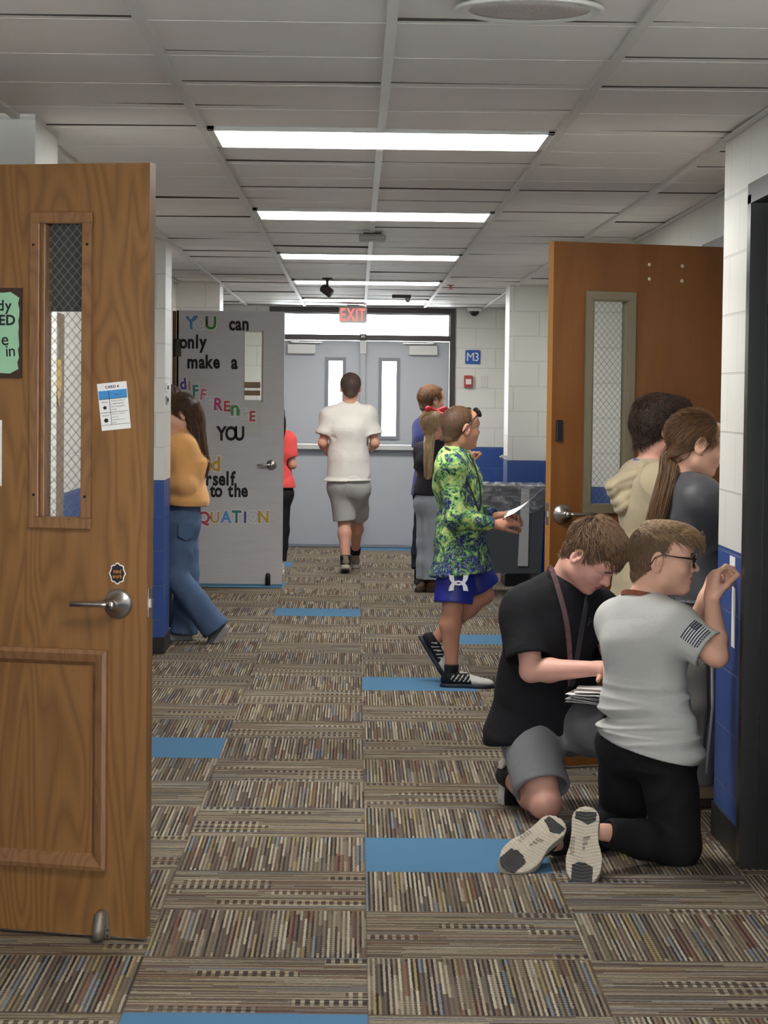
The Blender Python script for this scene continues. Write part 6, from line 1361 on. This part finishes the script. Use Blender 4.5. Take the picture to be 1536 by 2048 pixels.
    for a in 'lr': socket(F, J['a'+a], J['k'+a], .037, mat('black_sock', (24, 24, 26), .9), l=-.012)
    # the sheet he carries
    q = [W(1000, 1042, 12.83), W(1042, 1040, 13.0), W(1084, 992, 13.06), W(1040, 992, 12.86)]; mb = MB(); n = 5; V = []
    a_, b_, c_, d_ = W(1004, 1044, 12.80), W(1014, 1030, 13.08), W(1084, 984, 13.10), W(1062, 1002, 12.82)
    for k in range(2):
        for i in range(n+1):
            t = i/n; V += [a_*(1-t)+d_*t+np.array([0, 0, -.018*math.sin(t*3.14)+.0012*k]), b_*(1-t)+c_*t+np.array([0, 0, -.018*math.sin(t*3.14)+.0012*k])]
    m_ = 2*(n+1); Fc = []
    for i in range(n): Fc += [(2*i, 2*i+2, 2*i+3, 2*i+1), (m_+2*i, m_+2*i+1, m_+2*i+3, m_+2*i+2), (2*i, m_+2*i, m_+2*i+2, 2*i+2), (2*i+1, 2*i+3, m_+2*i+3, m_+2*i+1)]
    Fc += [(0, 1, m_+1, m_), (2*n, m_+2*n, m_+2*n+1, 2*n+1)]; o_ = np.mean(V, 0); mb.add(np.array(V)-o_, Fc); mb.build('paper_sheet', PAPERW, None, loc=tuple(o_+np.array([.008, -.004, .022])), label='white sheet held out by the boy in the lime patterned shirt', cat='paper')
    t_ = W(1010, 1034, 12.86); mb = MB(); mb.tube([(-.02, 0, -.04), (.012, .0, .035)], .004, 8); mb.build('pencil', mat('pencil_wood', (150, 120, 80), .5), None, loc=tuple(t_), label='short pencil above the sheet of the boy in the lime shirt', cat='pencil')
    return F
E_ = boy_splash()
# ---------- the boy in white walking away
def boy_white():
    Y = 21.2
    F = Fig(dict(hc=(701, 775, Y), nb=(700, 812, Y), ch=(699, 856, Y), wa=(698, 925, Y), pe=(697, 968, Y), sl=(660, 832, Y), sr=(738, 831, Y), el=(645, 886, Y-.02), er=(750, 886, Y-.02), wl=(656, 904, Y+.22), wr=(744, 896, Y+.22),
        hl=(682, 976, Y), hr=(714, 974, Y), kl=(689, 1046, Y+.02), kr=(714, 1040, Y+.25), al=(691, 1119, Y-.10), ar=(711, 1100, Y+.55)), (-.06, 1, .0), (0, 0, 1), 1.02, 1.05)
    J = F.J; F.body(); hs = simple_hands(F, (.4, .8, .1), (-.4, .8, .1), (.3, .3, -.9), (-.3, .3, -.9))
    F.build('boy in white t-shirt and light grey shorts walking toward the exit doors', SKIN['warm'], fmats((180, 110, 100), (60, 44, 40)), hs, .0045, .0085, .0042)
    w_ = m_cloth('white_cotton', (220, 216, 208), 700, .9, .05, .3, .1, .03, .15); hem = W(697, 962, Y)
    tee(F, .72, .022, hem, (0.03, 0, -1), (.064, .082), .064, False, 1.05, .95, (1, 1), 't_shirt', w_, wr_fn((91, 11, .009, (1, 1, .7), 'w'), (92, 17, .007, (1, 1, .6), 'f')), .0075, .005, .02)
    g_ = m_cloth('light_grey_sport_cloth', (168, 166, 162), 600, .85, .08, .25, 0, .06, .15)
    legs(F, (.92, .86), (.104, .1, .094), .28, name='shorts', m=g_, disp=wr_fn((93, 12, .008, None, 'w'), (94, 18, .006, (1, 1, .5), 'f')), res=.0075, dep=1.06)
    h = F.h; HM = m_hair('hair_walk_brown', (44, 32, 30), (118, 96, 88)); cs = cap_shape(h, .010, ((.090, .054), (-.075, -.072))); V, Q = cs.mesh(.005); P = Part().add(relax(V, Q, 1), Q, 1)
    for q0, N, c in (scalp(h, 2200, lambda r, f, u: (u > .72*(f-.09)+.05), .009, 51), nape(h, 700, .007, 52)): V, Q = strands(q0, flow(h, N, c, (0, -.07, .1)), N, .018, .0018, .5, .05, jit=.4); P.add(V, Q, 0)
    P.build('hair', [HM, m_hair('hair_walk_base', (58, 44, 40), (80, 64, 58))], F.o, F.base)
    tn, wh = m_cloth('tan_grey_runner', (128, 116, 100), 300, .8, .3, .1), mat('pale_sole', (186, 176, 162), .7)
    d = (-.02, 1); walk_shoe(F, J['al'], d, .29, [tn, wh], .16, high=.09, laces=None, lift=.0, res=.006, label='tan running shoe with a pale sole'); walk_shoe(F, J['ar'], d, .29, [tn, wh], .0, high=.09, laces=None, res=.006)
    for a in 'lr': socket(F, J['a'+a], J['k'+a], .044, mat('black_sock', (24, 24, 26), .9), l=.03)
    return F
# ---------- the boy in navy at the back
def boy_navy():
    Y = 19.95
    F = Fig(dict(hc=(863, 801, Y), nb=(857, 838, Y), ch=(860, 870, Y), wa=(859, 935, Y), pe=(858, 978, Y), sl=(845, 856, Y+.12), sr=(872, 858, Y-.14), el=(838, 912, Y+.08), er=(888, 912, Y-.18), wl=(834, 962, Y+.0), wr=(912, 905, Y-.15),
        hl=(854, 984, Y+.07), hr=(860, 984, Y-.07), kl=(846, 1064, Y+.07), kr=(856, 1064, Y-.10), al=(838, 1142, Y+.03), ar=(850, 1140, Y-.12)), (.84, .50, .0), (0, 0, 1), .98, 1.04)
    J = F.J; F.body(lg=.8); hs = simple_hands(F, (0, -.1, -1), (.9, .1, .2), (.4, .8, 0), (.1, .6, -.7))
    F.build('boy in navy t-shirt and dark jeans standing behind the girl with blonde ponytail', SKIN['warm'], fmats((180, 110, 100), (84, 62, 46)), hs, .0045, .0085, .0042)
    n_ = m_cloth('navy_cotton', (46, 50, 112), 700, .9, .1, .25, .1, .05, .15)
    tee(F, .72, .018, W(858, 990, Y), (0, 0, -1), (.062, .074), .060, False, 1., 1., (1, 1), 't_shirt', n_, wr_fn((101, 12, .007, None, 'w')), .0075, .0, .015)
    legs(F, (1.96, 1.96), (.104, .084, .068), .6, name='jeans', m=m_cloth('dark_denim', (38, 42, 54), 700, .85, .2, .2), disp=wr_fn((103, 14, .006, None, 'w'), (104, 24, .005, None, 'f')), res=.0075)
    h = F.h; HM = m_hair('hair_navy_boy', (80, 56, 40), (158, 116, 82)); ex = lambda s: s.ell(h.p(0, .03, .085), np.array([.062, .06, .030])*h.s, h.R, .02*h.s); cs = cap_shape(h, .008, ((.094, .056), (-.075, -.068)), extra=ex); V, Q = cs.mesh(.005); P = Part().add(relax(V, Q, 1), Q, 1)
    for q0, N, c in (scalp(h, 2200, lambda r, f, u: (u > .72*(f-.09)+.052), .010, 61), nape(h, 500, .005, 62)): V, Q = strands(q0, flow(h, N, c, (0, -.07, .1), h.d(0, .3, 0)), N, .024, .0018, .5, .05, jit=.35); P.add(V, Q, 0)
    P.build('hair', [HM, m_hair('hair_navy_base', (92, 66, 48), (116, 84, 62))], F.o, F.base)
    bk = m_cloth('black_leather_shoe', (30, 30, 32), 400, .5, .2, .1)
    for a, d in (('l', (.12, -.75)), ('r', (.6, -.5))): walk_shoe(F, J['a'+a], d, .28, [bk, mat('black_sole', (26, 26, 28), .7)], high=.09, res=.006)
    return F
# ---------- the blonde girl
def girl_blonde():
    Y = 19.25
    F = Fig(dict(hc=(869, 852, Y), nb=(867, 888, Y), ch=(866, 922, Y), wa=(864, 968, Y), pe=(862, 1005, Y), sl=(845, 902, Y+.10), sr=(887, 902, Y-.10), el=(841, 948, Y+.10), er=(914, 945, Y-.12), wl=(858, 972, Y+.22), wr=(940, 926, Y-.06),
        hl=(855, 1012, Y+.06), hr=(870, 1012, Y-.06), kl=(853, 1088, Y+.05), kr=(866, 1088, Y-.05), al=(852, 1160, Y+.04), ar=(864, 1163, Y-.06)), (.80, .58, -.06), (.04, 0, 1), .90, 1.0)
    J = F.J; F.body(jaw=.9, lg=.8); hs = simple_hands(F, (.8, .5, -.1), (.3, 0, .9), (.2, .2, -.9), (.8, .2, -.2), (.6,)*4, (1.2,)*4)
    F.build('girl with a long blonde ponytail and red bow in a black t-shirt and pale jeans', SKIN['warm'], fmats((186, 112, 104), (120, 92, 66)), hs, .0042, .008, .004)
    tee(F, .78, .014, W(863, 990, Y), (0, 0, -1), (.056, .066), .056, False, 1., 1., (1, 1), 't_shirt', m_cloth('black_tee_cloth', (44, 40, 48), 700, .9, .12, .25), wr_fn((111, 14, .006, None, 'w')), .007, .0, .01)
    legs(F, (1.97, 1.97), (.100, .080, .084), .7, name='jeans', m=m_cloth('pale_denim', (158, 166, 174), 600, .9, .15, .25), disp=wr_fn((113, 14, .006, None, 'w'), (114, 22, .005, (1, 1, .7), 'f')), res=.007)
    HM = [m_hair('hair_blonde', (150, 120, 84), (232, 206, 168), .4), m_hair('hair_blonde_base', (164, 134, 98), (190, 160, 122))]; base = W(862, 869, Y-.02); P = Part(); pulled_cap(F, base, HM, P, ((.086, .050), (-.075, -.070)), .008, 1700, 71, .0015)
    tail_curve(F, [base+(.0, 0, .006), base+(-.01, -.025, -.015), W(858, 895, Y-.13), W(857, 925, Y-.14), W(857, 955, Y-.13)], .036, .026, HM, P, 360, 72, .0020, 0, 1.2, (1, 0, .2)); P.build('hair', HM, F.o, F.base)
    MB().lathe([(.020, -.008), (.028, 0), (.020, .008)], base-F.base+(-.004, -.006, -.004), nz(np.array([-.3, -.5, -.6])), 14).build('hair_tie', mat('brown_tie', (70, 50, 40), .7), F.o)
    c = F.h.p(.01, -.005, .118)-F.base; s = S(); b0 = c+F.base; F.part('bow', s.ell(b0, (.016,)*3, None, .008).cap(b0, b0+np.array([.07, .02, .012]), .010, .028, .01).cap(b0, b0+np.array([-.06, -.02, .014]), .010, .028, .01).cap(b0, b0+np.array([.06, -.04, -.03]), .010, .018, .01), .005, mat('red_ribbon', (196, 40, 52), .6), label='red ribbon bow')
    for a in 'lr': walk_shoe(F, J['a'+a], (-.35, -.9) if a == 'l' else (.75, -.5), .24, [m_cloth('brown_leather', (84, 62, 48), 300, .7, .2, .1), mat('brown_sole', (66, 52, 40), .7)], high=.08, laces=None, res=.006)
    return F
# ---------- the girl in coral half hidden by the paper-covered door
def girl_coral():
    Y = 20.95
    F = Fig(dict(hc=(547, 836, Y), nb=(546, 868, Y), ch=(547, 902, Y), wa=(548, 950, Y), pe=(549, 985, Y), sl=(517, 880, Y+.04), sr=(575, 880, Y-.04), el=(508, 928, Y+.05), er=(585, 930, Y-.05), wl=(535, 912, Y+.2), wr=(561, 905, Y+.20),
        hl=(538, 992, Y), hr=(561, 992, Y), kl=(540, 1060, Y+.02), kr=(562, 1060, Y+.02), al=(542, 1124, Y), ar=(561, 1124, Y)), (-.25, .97, -.1), (0, .08, 1), .92, 1.0)
    J = F.J; F.body(jaw=.9, lg=.8); hs = simple_hands(F, (.4, .8, .2), (-.7, .6, .2), (.3, .2, -.9), (-.3, .2, -.9))
    F.build('girl in a coral t-shirt and black leggings half hidden by the paper-covered door', SKIN['tan'], fmats((176, 104, 96), (60, 44, 36)), hs, .0045, .0085, .0042)
    tee(F, .70, .014, W(549, 975, Y), (0, 0, -1), (.060, .068), .058, False, 1., 1., (1, 1), 't_shirt', m_cloth('coral_cotton', (226, 86, 84), 700, .9, .08, .25, .1), wr_fn((121, 14, .006, None, 'w')), .0075, .0, .01)
    legs(F, (1.97, 1.97), (.102, .074, .052), .5, name='leggings', m=m_cloth('black_legging', (32, 31, 34), 700, .7, .15, .2), disp=wr_fn((123, 14, .004, None, 'w')), res=.0075)
    HM = [m_hair('hair_black', (20, 15, 14), (64, 48, 42), .4), m_hair('hair_black_base', (26, 20, 18), (40, 30, 26))]; base = F.h.p(.0, -.118, .03); P = Part(); pulled_cap(F, base, HM, P, ((.086, .050), (-.075, -.070)), .008, 1200, 81, .0016)
    tail_curve(F, [base, base+(.02, -.04, 0), base+(.05, -.06, -.06), base+(.055, -.05, -.14), base+(.05, -.045, -.20)], .034, .020, HM, P, 260, 82, .002, 0, 1.1, (1, 0, .2)); P.build('hair', HM, F.o, F.base)
    for a in 'lr': walk_shoe(F, J['a'+a], (-.1, 1), .24, [m_cloth('white_sneaker', (206, 202, 198), 300, .7, .1, .1), WHITEPL], high=.08, laces=None, res=.006)
    return F
# ---------- the girl in the orange sweater leaning into the left recess
def girl_orange():
    Y = 15.18
    F = Fig(dict(hc=(357, 830, Y), nb=(368, 878, Y), ch=(373, 925, Y), wa=(370, 990, Y), pe=(363, 1040, Y), sl=(364, 896, Y-.14), sr=(362, 894, Y+.14), el=(366, 966, Y-.17), er=(350, 962, Y+.20), wl=(316, 968, Y-.12), wr=(312, 955, Y+.12),
        hl=(362, 1050, Y-.07), hr=(364, 1050, Y+.07), kl=(350, 1152, Y-.10), kr=(374, 1142, Y+.07), al=(428, 1252, Y-.08), ar=(369, 1258, Y+.06)), (-.93, -.22, -.28), (-.25, .02, 1), .95, 1.02)
    J = F.J; F.body(jaw=.9, lg=.8); hs = simple_hands(F, (-1, 0, .1), (-1, 0, .1), (0, .3, -1), (0, -.3, -1))
    F.build('girl with long dark hair in orange sweater and flared jeans leaning on left wall', SKIN['fair'], fmats((190, 118, 110), (56, 40, 32)), hs, .003, .0075, .0035)
    sw = m_cloth('orange_fleece', (230, 172, 108), 500, .95, .06, .25, .2, .05, .1)
    tee(F, 1., .030, W(368, 1010, Y), (-.04, 0, -1), (.075, .084), .066, True, 1.02, 1., (1, 1), 'sweater', sw, wr_fn((131, 12, .009, None, 'w'), (132, 17, .006, (1, 1, .7), 'f')), .0065, .0, .005, extra=lambda s: s.cap(W(376, 945, Y-.09), W(370, 985, Y-.09), .075, .075, .05))
    dn = m_cloth('blue_denim', (88, 108, 138), 600, .88, .22, .3, 0, .08, .15, 7.)
    legs(F, (2.06, 2.08), (.106, .080, .092), .75, name='flared_jeans', m=dn, disp=wr_fn((133, 14, .005, None, 'w'), (134, 22, .006, (1, 1, 1.), 'f')), res=.006, flare=True)
    # back pocket
    c = W(372, 1062, Y-.185); mb = MB(); mb.prism([(-.05, .05), (.05, .05), (.05, -.03), (0, -.06), (-.05, -.03)], 1, -.003, .003); R_ = Frame((0, 0, 0), (-.35, 1, 0), (0, 0, 1)).R
    for i in range(len(mb.v)): mb.v[i] = mb.v[i]@R_.T+c-F.base
    mb.build('back_pocket', m_cloth('blue_denim_pocket', (84, 104, 134), 600, .88, .2, .3), F.o)
    HM = [m_hair('hair_long_brown', (36, 25, 20), (124, 94, 72), .4), m_hair('hair_long_base', (44, 32, 26), (66, 49, 40))]; h = F.h; P = Part(); ex = lambda s: (s.ell(h.p(0, -.035, .03), np.array([.082, .085, .08])*h.s, h.R, .03*h.s), s.cap(h.p(0, -.075, .0), h.p(0, -.085, -.07), .060, .062, .03, n=h.r, w=1.25))
    pulled_cap(F, h.p(0, -.14, -.10), HM, P, ((.088, .058), (-.06, -.10)), .010, 2600, 91, .0014, extra=ex)
    tail_curve(F, [h.p(0, -.075, .03), h.p(0, -.095, -.05), W(394, 888, Y-.02), W(405, 918, Y-.03), W(407, 938, Y-.04), W(405, 955, Y-.04)], .064, .026, HM, P, 900, 92, .0017, 0, 1.9, (0, 1, 0))
    P.build('hair', HM, F.o, F.base)
    p = h.p(-.084, -.004, -.034); MB().lathe([(.001, -.002), (.006, 0), (.001, .002)], p-F.base, h.r, 10).build('earring', mat('silver', (220, 220, 222), .2, .9), F.o)
    gy = m_cloth('grey_canvas_shoe', (92, 92, 96), 400, .8, .2, .1); ws = mat('grey_sole', (150, 148, 146), .7)
    walk_shoe(F, J['al'], (-.75, -.05), .24, [gy, ws], 1.0, high=.075, laces=None, res=.0055); walk_shoe(F, J['ar'], (-1, -.1), .24, [gy, ws], 0, high=.075, laces=None, res=.0055); return F
# ---------- the child behind her, almost wholly behind the pier
def child_blue():
    Y = 15.75
    F = Fig(dict(hc=(327, 808, Y), nb=(326, 850, Y), ch=(328, 888, Y), wa=(328, 950, Y), pe=(327, 995, Y), sl=(330, 866, Y-.15), sr=(326, 866, Y+.15), el=(334, 925, Y-.17), er=(328, 925, Y+.17), wl=(322, 930, Y-.12), wr=(320, 925, Y+.12),
        hl=(327, 1002, Y-.07), hr=(327, 1002, Y+.07), kl=(326, 1110, Y-.08), kr=(326, 1110, Y+.08), al=(331, 1222, Y-.07), ar=(329, 1220, Y+.07)), (-.97, .1, -.15), (-.12, 0, 1), .95, 1.02)
    J = F.J; F.body(lg=.8); hs = simple_hands(F, (-1, 0, .2), (-1, 0, .2), (0, .3, -1), (0, -.3, -1))
    F.build('child in royal blue with dark hair almost hidden behind girl in orange', SKIN['warm'], fmats((180, 110, 100), (44, 34, 28)), hs, .004, .0085, .004)
    tee(F, .8, .018, W(327, 1015, Y), (0, 0, -1), (.066, .076), .06, False, 1., 1., (1, 1), 't_shirt', m_cloth('royal_blue_tee', (38, 62, 184), 700, .8, .08, .25), wr_fn((141, 13, .007, None, 'w')), .0075, .0, .01)
    legs(F, (.95, .95), (.11, .09, .102), .4, name='shorts', m=m_cloth('black_short_cloth', (34, 34, 38), 600), disp=wr_fn((143, 13, .006, None, 'w')), res=.0075)
    h = F.h; HM = m_hair('hair_child_dark', (28, 20, 18), (82, 62, 54)); cs = cap_shape(h, .014, ((.092, .054), (-.075, -.070))); V, Q = cs.mesh(.005); P = Part().add(relax(V, Q, 1), Q, 0); q0, N, c = scalp(h, 1500, lambda r, f, u: (u > .72*(f-.09)+.05), .013, 95); V, Q = strands(q0, flow(h, N, c, (0, -.07, .1)), N, .030, .0020, .6, .05, jit=.5); P.add(V, Q, 0); P.build('hair', HM, F.o, F.base)
    for a in 'lr':
        socket(F, J['a'+a], J['k'+a], .046, mat('black_sock', (24, 24, 26), .9), l=.17); walk_shoe(F, J['a'+a], (-1, 0), .25, [m_cloth('black_knit_shoe', (30, 30, 32), 500), WHITEPL], high=.08, laces=None, res=.006)
    return F
PEOPLE = [boy_white(), boy_navy(), girl_blonde(), girl_coral(), girl_orange(), child_blue()]
